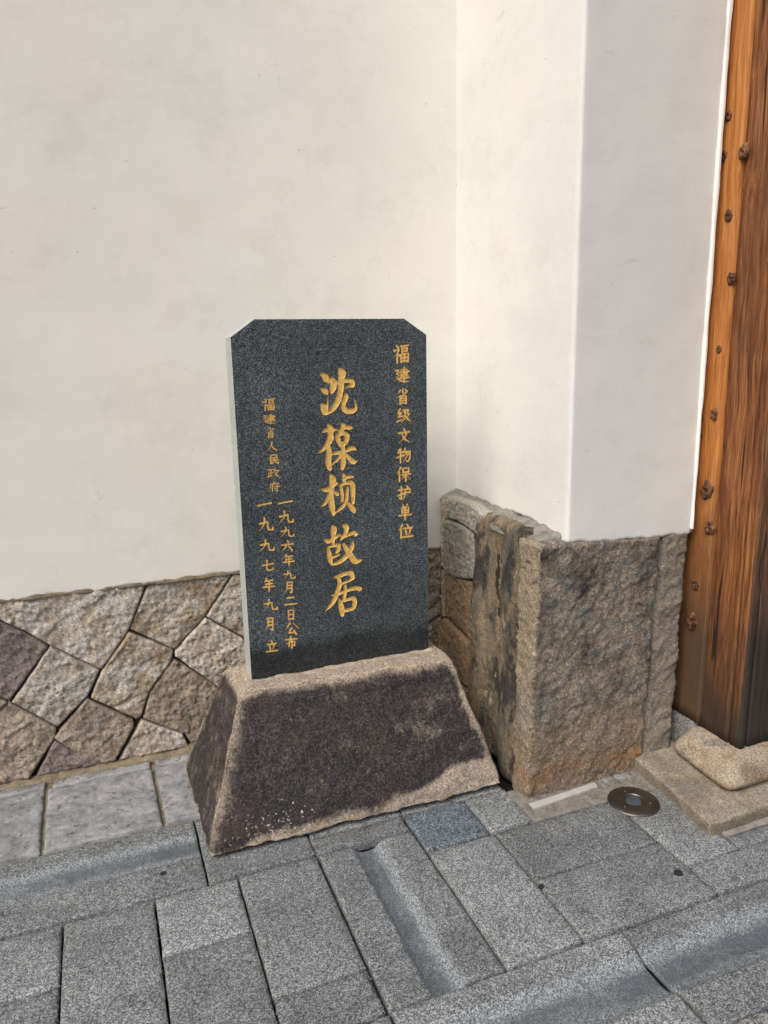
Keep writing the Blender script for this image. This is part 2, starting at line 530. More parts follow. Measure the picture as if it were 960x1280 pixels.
def make_basestone():
    """tan stone almost covered by a dark stain; the stain is worn off on edges (attribute 'wear')"""
    M = Mat('stained_base_stone', .85, .3)
    p = M.pos0
    wv = M.attr('wear_light')
    n1 = M.noise(11, 6, .7, vec=p)
    n2 = M.noise(150, 4, .85, vec=p)
    n3 = M.noise(30, 5, .7, vec=M.scaled(1.6, 1.6, .6, p))
    f = M.ma('ADD', wv, M.ma('MULTIPLY', M.ma('SUBTRACT', n2, .5), 1.15))
    f = M.ma('ADD', f, M.ma('MULTIPLY', M.ma('SUBTRACT', n1, .5), 1.5))
    f = M.ma('ADD', f, M.ma('MULTIPLY', M.ma('SUBTRACT', n3, .5), .9))
    k = M.ramp(f, [(.20, 0.0), (.92, 1.0)])
    pale = M.ramp(M.noise(140, 4, .75, vec=p), [(.3, (.11, .085, .062)), (.5, (.33, .272, .212)), (.7, (.60, .52, .44))])
    darkc = M.ramp(M.noise(130, 3, .8, vec=p), [(.32, (.006, .006, .008)), (.5, (.026, .023, .025)), (.70, (.105, .086, .074))])
    rust = M.ramp(M.noise(7, 5, .6, vec=p), [(.50, 0.0), (.70, .25)])
    darkc = M.mix(rust, darkc, (.085, .050, .028))
    col = M.mix(k, darkc, pale)
    # splashes of white paint low on the left
    sp = M.attr('paint')
    vd = M.noise(130, 2, .5, vec=p)
    pm = M.ramp(M.ma('ADD', vd, M.ma('MULTIPLY', sp, .15)), [(.775, 0.0), (.80, .8)])
    col = M.mix(pm, col, (.62, .60, .57))
    M.color(col)
    M.rough(M.ramp(k, [(0.0, .62), (1.0, .9)]))
    M.normal(M.bump(M.mix(.5, M.noise(90, 5, .75, vec=p), M.noise(220, 2, .6, vec=p)), .0045, .9))
    return M.m
base_mat = make_basestone()

def make_sidecol():
    """the big side stone: vertical streaks of grey-green, tan, soot and pale drips"""
    M = Mat('streaked_side_stone', .9, .2)
    p = M.pos0
    st = M.noise(11, 6, .66, vec=M.scaled(1, 1, .26, p), dist=.4)
    col = M.ramp(st, [(.30, (.055, .048, .042)), (.40, (.135, .135, .118)), (.50, (.20, .155, .105)), (.60, (.27, .215, .15)), (.70, (.085, .055, .036))])
    soot = M.ramp(M.noise(9, 5, .65, vec=M.scaled(1, 1, .45, p)), [(.49, 0.0), (.58, .9)])
    col = M.mix(soot, col, (.040, .038, .040))
    flake = M.ramp(M.noise(13, 5, .7, vec=M.scaled(1, 1, .6, M.vm('ADD', p, (3.3, 1.1, 4.2)))), [(.60, 0.0), (.625, .85)])
    col = M.mix(flake, col, (.44, .37, .27))
    g = M.ramp(M.noise(170, 5, .85, vec=p), [(.32, .36), (.5, 1.0), (.72, 1.6)])
    col = M.mix(1.0, col, g, 'MULTIPLY')
    M.color(col)
    M.normal(M.bump(M.noise(60, 6, .75, vec=p), .011, 1.0))
    return M.m
side_mat = make_sidecol()

def make_frontstone():
    M = Mat('dark_pitted_front_stone', .9, .22)
    p = M.pos0
    n = M.noise(10, 6, .7, vec=p)
    col = M.ramp(n, [(.30, (.050, .043, .040)), (.40, (.165, .14, .118)), (.50, (.255, .215, .175)), (.62, (.33, .285, .23)), (.72, (.10, .092, .088))])
    blue = M.ramp(M.noise(15, 6, .7, vec=M.vm('ADD', p, (2, 7, 1))), [(.53, 0.0), (.62, .7)])
    col = M.mix(blue, col, (.15, .17, .17))
    soot = M.ramp(M.noise(5.5, 6, .7, vec=M.vm('ADD', p, (9, 2, 5))), [(.54, 0.0), (.68, .75)])
    col = M.mix(soot, col, (.055, .046, .042))
    # low part: cleaner tan stone and an orange seep line just above the ground
    zz = M.ma('ADD', M.sep(p, 2), M.ma('MULTIPLY', M.ma('SUBTRACT', M.noise(7, 5, .65, vec=p), .5), .32))
    low = M.n('ShaderNodeMapRange', {0: zz, 1: .30, 2: .18, 3: 0.0, 4: .8})
    col = M.mix(low, col, (.28, .21, .145))
    rz = M.ma('ADD', M.sep(p, 2), M.ma('MULTIPLY', M.ma('SUBTRACT', M.noise(4, 4, .6, vec=p), .5), .16))
    rust = M.mix(1.0, M.ramp(rz, [(.03, 0.0), (.075, .8), (.13, 0.0)]), M.ramp(M.noise(11, 5, .7, vec=p), [(.40, 0.0), (.6, 1.0)]), 'MULTIPLY')
    col = M.mix(rust, col, (.34, .165, .055))
    # light on the left flank painted as tan, with a rubbed tan edge
    wv = M.attr('wear_light')
    k = M.ramp(M.ma('ADD', wv, M.ma('MULTIPLY', M.ma('SUBTRACT', M.noise(24, 5, .7, vec=p), .5), 1.1)), [(.42, 0.0), (.58, 1.0)])
    col = M.mix(k, col, (.31, .26, .19))
    g = M.ramp(M.noise(150, 5, .85, vec=p), [(.31, .22), (.5, .92), (.68, 2.0)])  # stone grain; its strong contrast also paints the shading of the pits
    col = M.mix(1.0, col, g, 'MULTIPLY')
    M.color(col)
    M.normal(M.bump(M.mix(.4, M.noise(55, 6, .78, vec=p), M.noise(150, 3, .7, vec=p)), .012, 1.0))
    return M.m
front_mat = make_frontstone()

def plain(name, c, rough, metal=0.0, var=.15, sc=60, bump=.0005):
    M = Mat(name, rough, .5)
    f = M.noise(sc, 4, .6)
    M.color(M.ramp(f, [(.3, tuple(q * (1 - var) for q in c)), (.7, tuple(min(1, q * (1 + var)) for q in c))]))
    M.b.inputs['Metallic'].default_value = metal
    M.normal(M.bump(f, bump, .6))
    return M.m
steel = plain('brushed_steel', (.20, .185, .17), .42, 1.0, .22, 30, .0004)
steel_dark = plain('dull_inner_steel', (.20, .20, .20), .4, 1.0)
lens_mat = plain('dark_glass_lens', (.06, .075, .09), .08)
marble = plain('white_marble', (.45, .45, .435), .5, 0, .10, 14)
slate_m = plain('slate_chip', (.20, .21, .215), .6, 0, .25, 25)
gum_mat = plain('blackened_plug', (.018, .019, .021), .6)
stain_paint = plain('white_paint_drip', (.66, .65, .62), .7)

# ------------------------------------------------------------------ ground and paving
ground = mesh_obj('ground', [(-60, -60, -.08), (60, -60, -.08), (60, 60, -.08), (-60, 60, -.08)], [(0, 1, 2, 3)], soil_mat, smooth=False)
tag(ground, kind='structure')
pave = mesh_obj('pavement', [(-3.0, -1.0, -.046), (3.6, -1.0, -.046), (3.6, 2.74, -.046), (-3.0, 2.74, -.046)], [(0, 1, 2, 3)], soil_mat, smooth=False)
tag(pave, kind='structure')
J = .0016
sd_i = [0]
def slab(x0, x1, y0, y1, mat=None, name='paving_slab', dz=None, cell=None, gap=J):
    sd_i[0] += 1
    s = sd_i[0] * 1.37
    rr = random.Random(sd_i[0])
    dz = rr.uniform(-.0015, .0015) if dz is None else dz
    tx, ty = rr.uniform(-.0025, .0025), rr.uniform(-.0025, .0025)
    cx, cy = (x0 + x1) / 2, (y0 + y1) / 2
    near = -.5 < cx < 2.2 and cy > 1.0
    cell = cell or (.02 if near else .06)
    poly = [(x0 + gap, y0 + gap), (x1 - gap, y0 + gap), (x1 - gap, y1 - gap), (x0 + gap, y1 - gap)]
    return sheet(name, poly, frame_ground(dz), mat or paving_mat, pave, cell=cell, r=.0035, thick=.03, rough=0, edge=.0026 if near else 0,
                 hfun=lambda u, v: (u - cx) * tx + (v - cy) * ty + fbm(Vector((u * 5 + s, v * 5, s)), 3) * .0011, seed=s)
# main course, joints read off the pavement
for a in [(-.70, -.345, 1.72, 1.943), (-.345, -.213, 1.72, 1.943), (-.345, -.213, 1.35, 1.72), (-.70, -.345, 1.35, 1.72),
          (-.213, .026, 1.35, 1.943), (.026, .26, 1.718, 1.943), (.026, .26, 1.35, 1.718), (.26, .50, 1.485, 1.943), (.26, .50, 1.35, 1.485),
          (.82, 1.051, 1.357, 1.832), (1.051, 1.50, 1.357, 1.598), (1.051, 1.50, 1.598, 1.832),
          (1.203, 1.215, 1.832, 1.90), (1.50, 1.705, 1.478, 1.83), (1.50, 1.86, 1.357, 1.478), (1.705, 2.10, 1.478, 1.535), (1.86, 2.3, 1.357, 1.478), (2.1, 2.6, 1.478, 1.535), (2.3, 2.8, 1.357, 1.478)]:
    if a[1] - a[0] > .05:
        # the two left pieces of the first pair read as one slab
        if a[:2] == (-.345, -.213) and a[2] == 1.72: slab(-.66, -.213, 1.72, 1.943)
        elif a[:2] == (-.345, -.213): slab(-.66, -.213, 1.35, 1.72)
        elif a[0] == -.70: pass
        else: slab(*a)
slab(-1.2, -.66, 1.35, 1.943); slab(-1.8, -1.2, 1.35, 1.943)
slab(.82, 1.042, 1.832, 2.03, smooth_mat)
slab(1.042, 1.203, 1.838, 2.03)
slab(.50, .815, 1.95, 2.03, dz=-.002)
# nearer courses (mostly below the frame)
for j, (y0, y1) in enumerate(((.70, 1.03), (.35, .70), (.0, .35), (-.5, 0))):
    x = -2.0 + (j % 2) * .23
    while x < 2.9:
        slab(x, x + .46, y0, y1, pale_granite if j == 0 and x > 1.1 else None)
        x += .46

def gutter(poly, axis, c, wdt, depth, mat, cell=.009):
    """granite slab with a rounded channel along one axis"""
    sd_i[0] += 1
    s = sd_i[0] * 2.1
    def hf(u, v):
        d = (v if axis == 'x' else u) - c
        d += fbm(Vector((u * 9, v * 9, s)), 3) * .002
        t = abs(d) / (wdt / 2)
        h = fbm(Vector((u * 6 + s, v * 6, s)), 3) * .0012
        if t < 1:
            h -= depth * (1 - t ** 2.8)
        return h
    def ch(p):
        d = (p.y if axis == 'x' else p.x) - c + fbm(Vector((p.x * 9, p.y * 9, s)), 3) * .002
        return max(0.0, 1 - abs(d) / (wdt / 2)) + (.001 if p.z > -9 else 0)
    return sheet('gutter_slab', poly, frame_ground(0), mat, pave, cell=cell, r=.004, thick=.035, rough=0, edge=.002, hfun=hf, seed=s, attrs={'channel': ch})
def rect(x0, x1, y0, y1, g=J): return [(x0 + g, y0 + g), (x1 - g, y0 + g), (x1 - g, y1 - g), (x0 + g, y1 - g)]
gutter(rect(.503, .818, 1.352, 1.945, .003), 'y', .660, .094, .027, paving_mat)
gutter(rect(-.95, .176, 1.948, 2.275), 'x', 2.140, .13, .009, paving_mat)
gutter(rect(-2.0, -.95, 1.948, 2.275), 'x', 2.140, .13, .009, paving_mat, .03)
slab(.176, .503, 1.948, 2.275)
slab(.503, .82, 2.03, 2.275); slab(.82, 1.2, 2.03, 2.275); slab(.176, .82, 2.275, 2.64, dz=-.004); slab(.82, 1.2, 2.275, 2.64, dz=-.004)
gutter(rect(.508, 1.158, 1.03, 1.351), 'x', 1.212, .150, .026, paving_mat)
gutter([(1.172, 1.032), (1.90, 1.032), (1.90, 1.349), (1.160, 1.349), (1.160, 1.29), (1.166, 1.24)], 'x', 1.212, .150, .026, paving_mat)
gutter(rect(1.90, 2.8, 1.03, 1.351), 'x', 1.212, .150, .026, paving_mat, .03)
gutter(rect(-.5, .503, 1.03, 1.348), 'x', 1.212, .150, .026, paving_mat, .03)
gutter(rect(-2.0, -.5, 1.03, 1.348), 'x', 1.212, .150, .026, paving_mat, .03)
# kerb stones at the foot of the wall, thin mortared pieces behind them
def kerb(poly, s, r=.006):
    return sheet('kerb_stone', poly, frame_ground(.006), kerb_mat, pave, cell=.011, r=r, thick=.04, rough=.0016, edge=.004, seed=s)
kerb([(-1.4, 2.285), (-.80, 2.283), (-.80, 2.648), (-1.4, 2.65)], 3)
kerb([(-.788, 2.281), (-.289, 2.281), (-.293, 2.652), (-.788, 2.65)], 5)
kerb([(-.281, 2.281), (.079, 2.282), (.071, 2.646), (-.285, 2.650)], 7)
kerb([(.087, 2.282), (.50, 2.281), (.50, 2.648), (.079, 2.646)], 9)
kerb([(-.9, 2.657), (-.293, 2.659), (-.293, 2.705), (-.9, 2.71)], 11, .004)
kerb([(-.270, 2.656), (.066, 2.652), (.070, 2.702), (-.265, 2.705)], 13, .004)
kerb([(.086, 2.653), (.50, 2.654), (.50, 2.71), (.084, 2.700)], 15, .004)
sheet('mortar_bed', [(-1.5, 2.279), (.52, 2.279), (.52, 2.735), (-1.5, 2.735)], frame_ground(-.007), sand_mortar, pave, cell=.02, r=.004, thick=.02, rough=.003, edge=0, seed=4)
# sandy fillet between kerb and wall
block('mortar_fillet', [(-1.5, 2.698, -.01), (.5, 2.698, -.01), (.5, 2.75, -.01), (-1.5, 2.75, -.01), (-1.5, 2.712, .008), (.5, 2.712, .008), (.5, 2.75, .018), (-1.5, 2.75, .018)],
      sand_mortar, pave, cell=.014, r=.008, amp=.007, freq=26, seed=2)
# mortared strip at the foot of the pier
sheet('mortar_bed', [(1.19, 1.838), (1.50, 1.834), (1.70, 1.832), (1.72, 2.02), (1.19, 2.02)], frame_ground(-.003), grey_mortar, pave, cell=.012, r=.003, thick=.02, rough=.003, edge=.002, seed=6)
off = sheet('marble_offcut', [(1.232, 1.886), (1.508, 1.912), (1.512, 1.940), (1.233, 1.920)], frame_ground(.004), marble, cell=.012, r=.0015, thick=.012, rough=.0004, edge=.004, seed=8, smooth=False)
tag(off, 'narrow white marble strip mortared in front of the pier foot', 'stone strip')
chips = []
for k, q in enumerate(([(1.555, 1.925), (1.60, 1.935), (1.595, 1.975), (1.548, 1.958)], [(1.605, 1.93), (1.665, 1.915), (1.672, 1.955), (1.602, 1.972)], [(1.53, 1.90), (1.552, 1.905), (1.545, 1.94), (1.522, 1.93)])):
    sheet('slate_chip', q, frame_ground(.001), slate_m, pave, cell=.012, r=.003, thick=.01, rough=.0008, edge=.003, seed=20 + k)
sheet('pale_slab', [(1.709, 1.538), (2.6, 1.538), (2.6, 1.64), (1.709, 1.64)], frame_ground(.0), make_mortar('pale_cement', (.29, .275, .25)), pave, cell=.02, r=.003, thick=.02, rough=.0012, edge=.003, seed=31, smooth=False)
# flush dark plugs in the slabs
for (x, y, r) in ((1.453, 1.464, .0125), (1.057, 1.568, .008), (.058, 2.041, .009)):
    vs = [(x, y, .0015)] + [(x + r * math.cos(t * math.pi / 12), y + r * math.sin(t * math.pi / 12), .0018) for t in range(24)] + [(x + (r + .0012) * math.cos(t * math.pi / 12), y + (r + .0012) * math.sin(t * math.pi / 12), -.004) for t in range(24)]
    fs = [(0, 1 + t, 1 + (t + 1) % 24) for t in range(24)] + [(1 + t, 25 + t, 25 + (t + 1) % 24, 1 + (t + 1) % 24) for t in range(24)]
    mesh_obj('dark_plug', vs, fs, gum_mat, pave, smooth=False)

# ------------------------------------------------------------------ recessed ground light
def ringmesh(name, prof, mat, parent, c, seg=64):
    vs, fs = [], []
    for (r, z) in prof:
        for t in range(seg):
            a = 2 * math.pi * t / seg
            vs.append((c[0] + r * math.cos(a), c[1] + r * math.sin(a), c[2] + z))
    for i in range(len(prof) - 1):
        for t in range(seg):
            u = (t + 1) % seg
            fs.append((i * seg + t, (i + 1) * seg + t, (i + 1) * seg + u, i * seg + u))
    return mesh_obj(name, vs, fs, mat, parent)
LC = (1.562, 1.793, .0)
gl = thing('ground_light', 'round steel in-ground lamp set in the pavement before the pier', 'ground light')
ringmesh('steel_ring', [(.084, -.01), (.084, .004), (.082, .006), (.060, .0085), (.036, .010), (.034, .009), (.0335, -.012)][::-1], steel, gl, LC)
ringmesh('inner_rim', [(.0335, .0065), (.028, .005), (.025, .0035)][::-1], steel_dark, gl, LC)
ringmesh('lens', [(.025, .0035), (.018, .0050), (.009, .0056), (.0005, .0057)][::-1], lens_mat, gl, LC)
for k in range(3):
    a = math.radians(80 + 120 * k)
    ringmesh('screw', [(.0042, .006), (.0042, .0098), (.003, .0105), (.0012, .0098), (.0001, .0096)][::-1], steel_dark, gl, (LC[0] + .054 * math.cos(a), LC[1] + .054 * math.sin(a), 0), 16)

# ------------------------------------------------------------------ courtyard wall
wall = thing('courtyard_wall', 'long cream plaster wall on a rubble stone footing behind the stele', 'wall')
def grid_plaster(name, path, zb, ztop, mat, parent, cell=.035, thick=.02, amp=.0022, seed=0):
    """plaster skin along a plan path (x, y, outward normal), with an uneven lower edge"""
    rows = [0, .004, .012, .03, .06]
    z = .06
    while z < ztop - .5:
        z += cell; rows.append(z)
    rows.append(None)
    vs, fs = [], []
    n = len(path)
    for ri, dz in enumerate(rows):
        for (x, y, nx, ny, zbase) in path:
            b = zbase + fbm(Vector((x * 7, y * 7, seed)), 4) * .011 + fbm(Vector((x * 40, y * 40, seed)), 2) * .0045
            zz = ztop if dz is None else b + dz
            h = fbm(Vector((x * 2.2 + seed, y * 2.2, zz * 2.2)), 4) * amp
            h += fbm(Vector((x * 14, y * 14, zz * 14)), 3) * amp * .16
            if ri == 0: h -= .004
            vs.append((x + nx * h, y + ny * h, zz))
    for i in range(len(rows) - 1):
        for j in range(n - 1):
            a = i * n + j
            fs.append((a, a + 1, a + n + 1, a + n))
    b0 = len(vs)
    for j, (x, y, nx, ny, zbase) in enumerate(path):
        vs.append((x - nx * thick * 2, y - ny * thick * 2, vs[j][2]))
    for j in range(n - 1):
        fs.append((b0 + j, b0 + j + 1, j + 1, j))
    return mesh_obj(name, vs, fs, mat, parent)
path = []
x = -4.0
while x < 1.385:
    path.append((x, 2.722, 0, -1, .688 + .003 * math.sin(x * 3)))
    x += .06 if x < -.6 else .016
path.append((1.385, 2.722, 0, -1, .688))
grid_plaster('plaster', path, .688, 4.2, plaster_back, wall, seed=1.0)
mesh_obj('wall_core', [(-4, 2.758, -.05), (1.9, 2.758, -.05), (1.9, 2.758, 4.2), (-4, 2.758, 4.2), (-4, 3.1, -.05), (1.9, 3.1, -.05), (1.9, 3.1, 4.2), (-4, 3.1, 4.2)],
         [(0, 1, 2, 3), (5, 4, 7, 6), (3, 2, 6, 7), (4, 0, 3, 7), (1, 5, 6, 2)], dark_joint, wall, smooth=False)
FB = frame_back(2.728)
RUB = [
 ('A', 0, [(-.52, .690), (-.27, .690), (-.03, .700), (.112, .690), (.037, .521), (-.069, .388), (-.227, .508), (-.300, .572), (-.40, .645)]),
 ('B', 3, [(.122, .690), (.275, .695), (.428, .690), (.313, .533), (.193, .420), (.042, .523)]),
 ('C', 0, [(.436, .690), (.66, .69), (.70, .56), (.53, .33), (.447, .430), (.319, .532)]),
 ('D', 2, [(-.41, .64), (-.303, .566), (-.234, .501), (-.377, .323), (-.52, .42), (-.53, .55)]),
 ('E', 0, [(-.227, .500), (-.075, .384), (-.126, .290), (-.236, .193), (-.371, .316)]),
 ('F', 3, [(.037, .513), (.187, .417), (.178, .375), (.086, .268), (.052, .176), (.036, .168), (-.113, .284), (-.066, .383)]),
 ('G', 0, [(.313, .526), (.443, .426), (.526, .325), (.40, .17), (.321, .262), (.193, .394), (.195, .413)]),
 ('H', 1, [(.187, .382), (.320, .258), (.398, .165), (.300, .014), (.230, .014), (.205, .068), (.058, .166), (.090, .262)]),
 ('I', 1, [(-.381, .317), (-.241, .185), (-.248, .155), (-.348, .014), (-.53, .014), (-.53, .20)]),
 ('J', 1, [(-.129, .281), (.022, .164), (.022, .138), (-.055, .016), (-.125, .014), (-.185, .078), (-.252, .150)]),
 ('K', 0, [(.052, .158), (.197, .068), (.212, .014), (-.040, .014)]),
 ('L', 2, [(-.252, .140), (-.185, .078), (-.078, .014), (-.325, .014)]),
 ('M', 1, [(.402, .158), (.47, .014), (.308, .014)]),
 ('N', 3, [(.408, .166), (.531, .32), (.66, .20), (.60, .014), (.478, .014)]),
 ('O', 1, [(.705, .55), (.84, .42), (.67, .21), (.54, .325)]), ('P', 3, [(.67, .69), (.98, .69), (.85, .43), (.712, .56)]),
 ('Q', 0, [(.68, .205), (.845, .415), (1.0, .27), (.90, .014), (.61, .014)]), ('R', 1, [(.99, .69), (1.30, .69), (1.30, .40), (1.02, .26), (.857, .42)]),
 ('S', 3, [(1.02, .252), (1.30, .39), (1.30, .014), (.912, .014)]),
 ('T', 1, [(-.54, .69), (-.415, .65), (-.54, .56), (-.70, .45), (-.86, .56), (-.80, .69)]),
 ('U', 3, [(-.54, .54), (-.53, .42), (-.385, .318), (-.54, .20), (-.70, .33), (-.70, .44)]),
 ('V', 0, [(-.87, .55), (-.71, .44), (-.71, .33), (-.86, .19), (-1.0, .30), (-1.0, .44)]),
 ('W', 2, [(-.70, .32), (-.545, .19), (-.54, .014), (-.79, .014), (-.85, .18)]),
 ('X', 1, [(-.82, .69), (-.88, .56), (-1.01, .45), (-1.2, .56), (-1.2, .69)]),
 ('Y', 3, [(-1.21, .55), (-1.01, .44), (-1.01, .30), (-1.2, .18)]), ('Z', 1, [(-.80, .014), (-.87, .18), (-1.0, .29), (-1.2, .16), (-1.2, .014)]),
]
for k, (nm, mi, poly) in enumerate(RUB):
    sheet('rubble_stone', poly, FB, rubble_mats[mi], wall, cell=.0056, r=.006, thick=.03, rough=.0115, edge=.0036, grow=.0022, seed=k * 3.17 + 1, lift=random.Random(k).uniform(-.004, .004))
# sandy pointing directly under the plaster lip
block('pointing', [(-1.2, 2.718, .684), (1.27, 2.718, .684), (1.27, 2.76, .684), (-1.2, 2.76, .684), (-1.2, 2.722, .700), (1.27, 2.722, .700), (1.27, 2.76, .70), (-1.2, 2.76, .70)],
      sand_mortar, wall, cell=.012, r=.005, amp=.005, freq=30, seed=3)

# ------------------------------------------------------------------ gatehouse pier
pier = thing('gatehouse_pier', 'projecting plastered wall pier on large weathered stone blocks', 'pier')
PX, PY, RC = 1.362, 1.936, .012
path = []
y = 2.73
def zb_side(y): return .922 + (-.014 if y < 2.1 else 0) - (2.73 - y) * .006
while y > PY + RC:
    path.append((PX, y, -1, 0, zb_side(y) - max(0, (2.06 - y)) * .30)); y -= .016
for t in range(1, 6):
    a = math.pi / 2 * t / 6
    path.append((PX + RC * (1 - math.cos(a)), PY + RC * (1 - math.sin(a)), -math.cos(a), -math.sin(a), .884))
x = PX + RC
while x < 1.868:
    path.append((x, PY, 0, -1, .884 - (x - 1.37) * .040)); x += .016
path.append((1.872, PY + .003, .3, -.95, .872)); path.append((1.874, PY + .03, 1, 0, .872)); path.append((1.878, PY + .30, 1, 0, .884))
grid_plaster('plaster', path, .9, 4.2, plaster_pier, pier, seed=5.0, amp=.0026)
mesh_obj('wall_core', [(1.40, 1.985, -.05), (1.855, 1.985, -.05), (1.855, 1.985, 4.2), (1.40, 1.985, 4.2), (1.40, 2.757, -.05), (1.855, 2.757, -.05), (1.855, 2.757, 4.2), (1.40, 2.757, 4.2)],
         [(0, 1, 2, 3), (5, 4, 7, 6), (3, 2, 6, 7), (4, 0, 3, 7), (1, 5, 6, 2)], dark_joint, pier, smooth=False)
mesh_obj('mortar_core', [(1.295, 2.0, -.02), (1.7, 2.0, -.02), (1.7, 2.74, -.02), (1.295, 2.74, -.02), (1.295, 2.0, .90), (1.7, 2.0, .865), (1.7, 2.74, .90), (1.295, 2.74, .90)],
         [(0, 1, 5, 4), (3, 0, 4, 7), (4, 5, 6, 7)], dark_joint, pier, smooth=False)
def fd(w0, q, d):
    return stone_height((w0.x, w0.y, w0.z), .0080)
def rim_light_wear(p, q):
    # tan strip paints the light on the left flank, plus a rubbed top edge
    return (max(0.0, 1 - abs(q[0]) * 14) * .8 + (.2 if q[0] < .002 else 0)) * min(1, max(.25, (q[2] - .2) * 2.4)) + max(0, q[2] - .985) * 20
block('stone_block', [(1.243, 1.950, -.02), (1.727, 1.950, -.02), (1.727, 2.045, -.02), (1.243, 2.045, -.02), (1.250, 1.922, .893), (1.731, 1.926, .872), (1.731, 2.045, .872), (1.250, 2.045, .893)],
      front_mat, pier, cell=.0058, r=.014, amp=.005, freq=9, seed=4, dfun=fd, attrs={'wear_light': rim_light_wear})
block('stone_block', [(1.738, 1.962, .015), (1.862, 1.955, .015), (1.862, 2.05, .015), (1.738, 2.05, .015), (1.752, 1.940, .884), (1.868, 1.940, .890), (1.868, 2.05, .89), (1.752, 2.05, .884)],
      narrow_stone, pier, cell=.0062, r=.022, amp=.004, freq=12, seed=9, dfun=lambda w0, q, d: stone_height(tuple(w0), .0075))
# thin mortar bead in the joint between the two
block('mortar_bead', [(1.722, 1.972, .02), (1.745, 1.972, .02), (1.745, 2.0, .02), (1.722, 2.0, .02), (1.726, 1.95, .87), (1.752, 1.95, .87), (1.752, 2.0, .87), (1.726, 2.0, .87)],
      grey_mortar, pier, cell=.012, r=.004, amp=.005, freq=30, seed=5)
def lobes(w0, q, d):
    return .017 * math.sin((w0.y - 2.05) * 26 + fbm(w0 * 3, 2) * 1.2) * min(1, (1 - q[2]) * 6) * (1 if d.x < -.3 else 0) + stone_height(tuple(w0), .006)
block('stone_block', [(1.262, 2.048, -.02), (1.42, 2.048, -.02), (1.42, 2.46, -.02), (1.262, 2.46, -.02), (1.278, 2.048, .914), (1.42, 2.048, .90), (1.42, 2.42, .90), (1.283, 2.42, .918)],
      side_mat, pier, cell=.0068, r=.03, amp=.005, freq=7, seed=12, dfun=lobes)
FS = frame_side(1.276)
SIDE = [([(2.33, .912), (2.45, .932), (2.640, .925), (2.645, .834), (2.52, .842), (2.33, .815)], grey_stone), ([(2.40, .815), (2.52, .836), (2.648, .828), (2.662, .81), (2.668, .606), (2.58, .60), (2.40, .645)], grey_stone),
        ([(2.43, .628), (2.664, .595), (2.664, .415), (2.44, .385)], brown_stone), ([(2.44, .375), (2.664, .403), (2.725, .36), (2.725, .19), (2.45, .18)], brown_stone),
        ([(2.45, .17), (2.725, .18), (2.725, .0), (2.45, .0)], old_stone),
        ([(2.648, .915), (2.706, .895), (2.718, .70), (2.716, .615), (2.675, .606), (2.672, .82), (2.650, .83)], tan_stone), ([(2.672, .597), (2.718, .60), (2.718, .385), (2.672, .40)], tan_stone)]
for k, (poly, mt) in enumerate(SIDE):
    sheet('rubble_stone', poly, FS, mt, pier, cell=.006, r=.006, thick=.05, rough=.0085, edge=.003, seed=50 + k * 2.3, lift=(.0, .004, -.004, .006, 0, -.008, -.01)[k])
# sloping mortar ledge that joins the stones to the plaster
block('mortar_ledge', [(1.272, 1.955, .850), (1.40, 1.955, .850), (1.40, 2.73, .895), (1.285, 2.73, .895), (1.285, 1.965, .898), (1.40, 1.965, .922), (1.40, 2.73, .948), (1.300, 2.73, .915)],
      grey_mortar, pier, cell=.011, r=.01, amp=.009, freq=17, seed=7)

# ------------------------------------------------------------------ doorstep, dado, column base
stp = block('doorstep', [(1.665, 1.560, -.02), (3.2, 1.60, -.02), (3.2, 2.3, -.02), (1.74, 2.3, -.02), (1.652, 1.548, .050), (3.2, 1.592, .05), (3.2, 2.3, .052), (1.725, 2.3, .052)],
            step_mat, None, cell=.014, r=.012, amp=.004, freq=12, seed=3, dfun=lambda w0, q, d: stone_height(tuple(w0), .0025))
tag(stp, 'low worn tan stone step under the timber column', 'doorstep')
dado = block('dado_block', boxc(1.899, 1.99, 1.893, 2.35, .053, .176), pale_granite, None, cell=.03, r=.003, amp=.0008, freq=6)
tag(dado, 'small smooth grey granite block below the knotty board', 'stone block')
def bulge(w0, q, d):
    # widest at mid height, tucked under at the bottom
    t = q[2]
    return (.036 * math.sin(math.pi * min(1, t ** .62)) - .014 * max(0, .3 - t) / .3) * (1 - abs(d.z)) + stone_height(tuple(w0), .0022)
cb = block('column_base', [(1.830, 1.658, .050), (2.30, 1.658, .050), (2.30, 1.90, .050), (1.845, 1.90, .050), (1.904, 1.698, .164), (2.30, 1.698, .164), (2.30, 1.90, .164), (1.900, 1.893, .164)],
           drum_mat, None, cell=.008, r=.013, amp=.004, freq=9, seed=8, dfun=bulge)
tag(cb, 'rounded worn stone plinth carrying the timber column', 'column base')

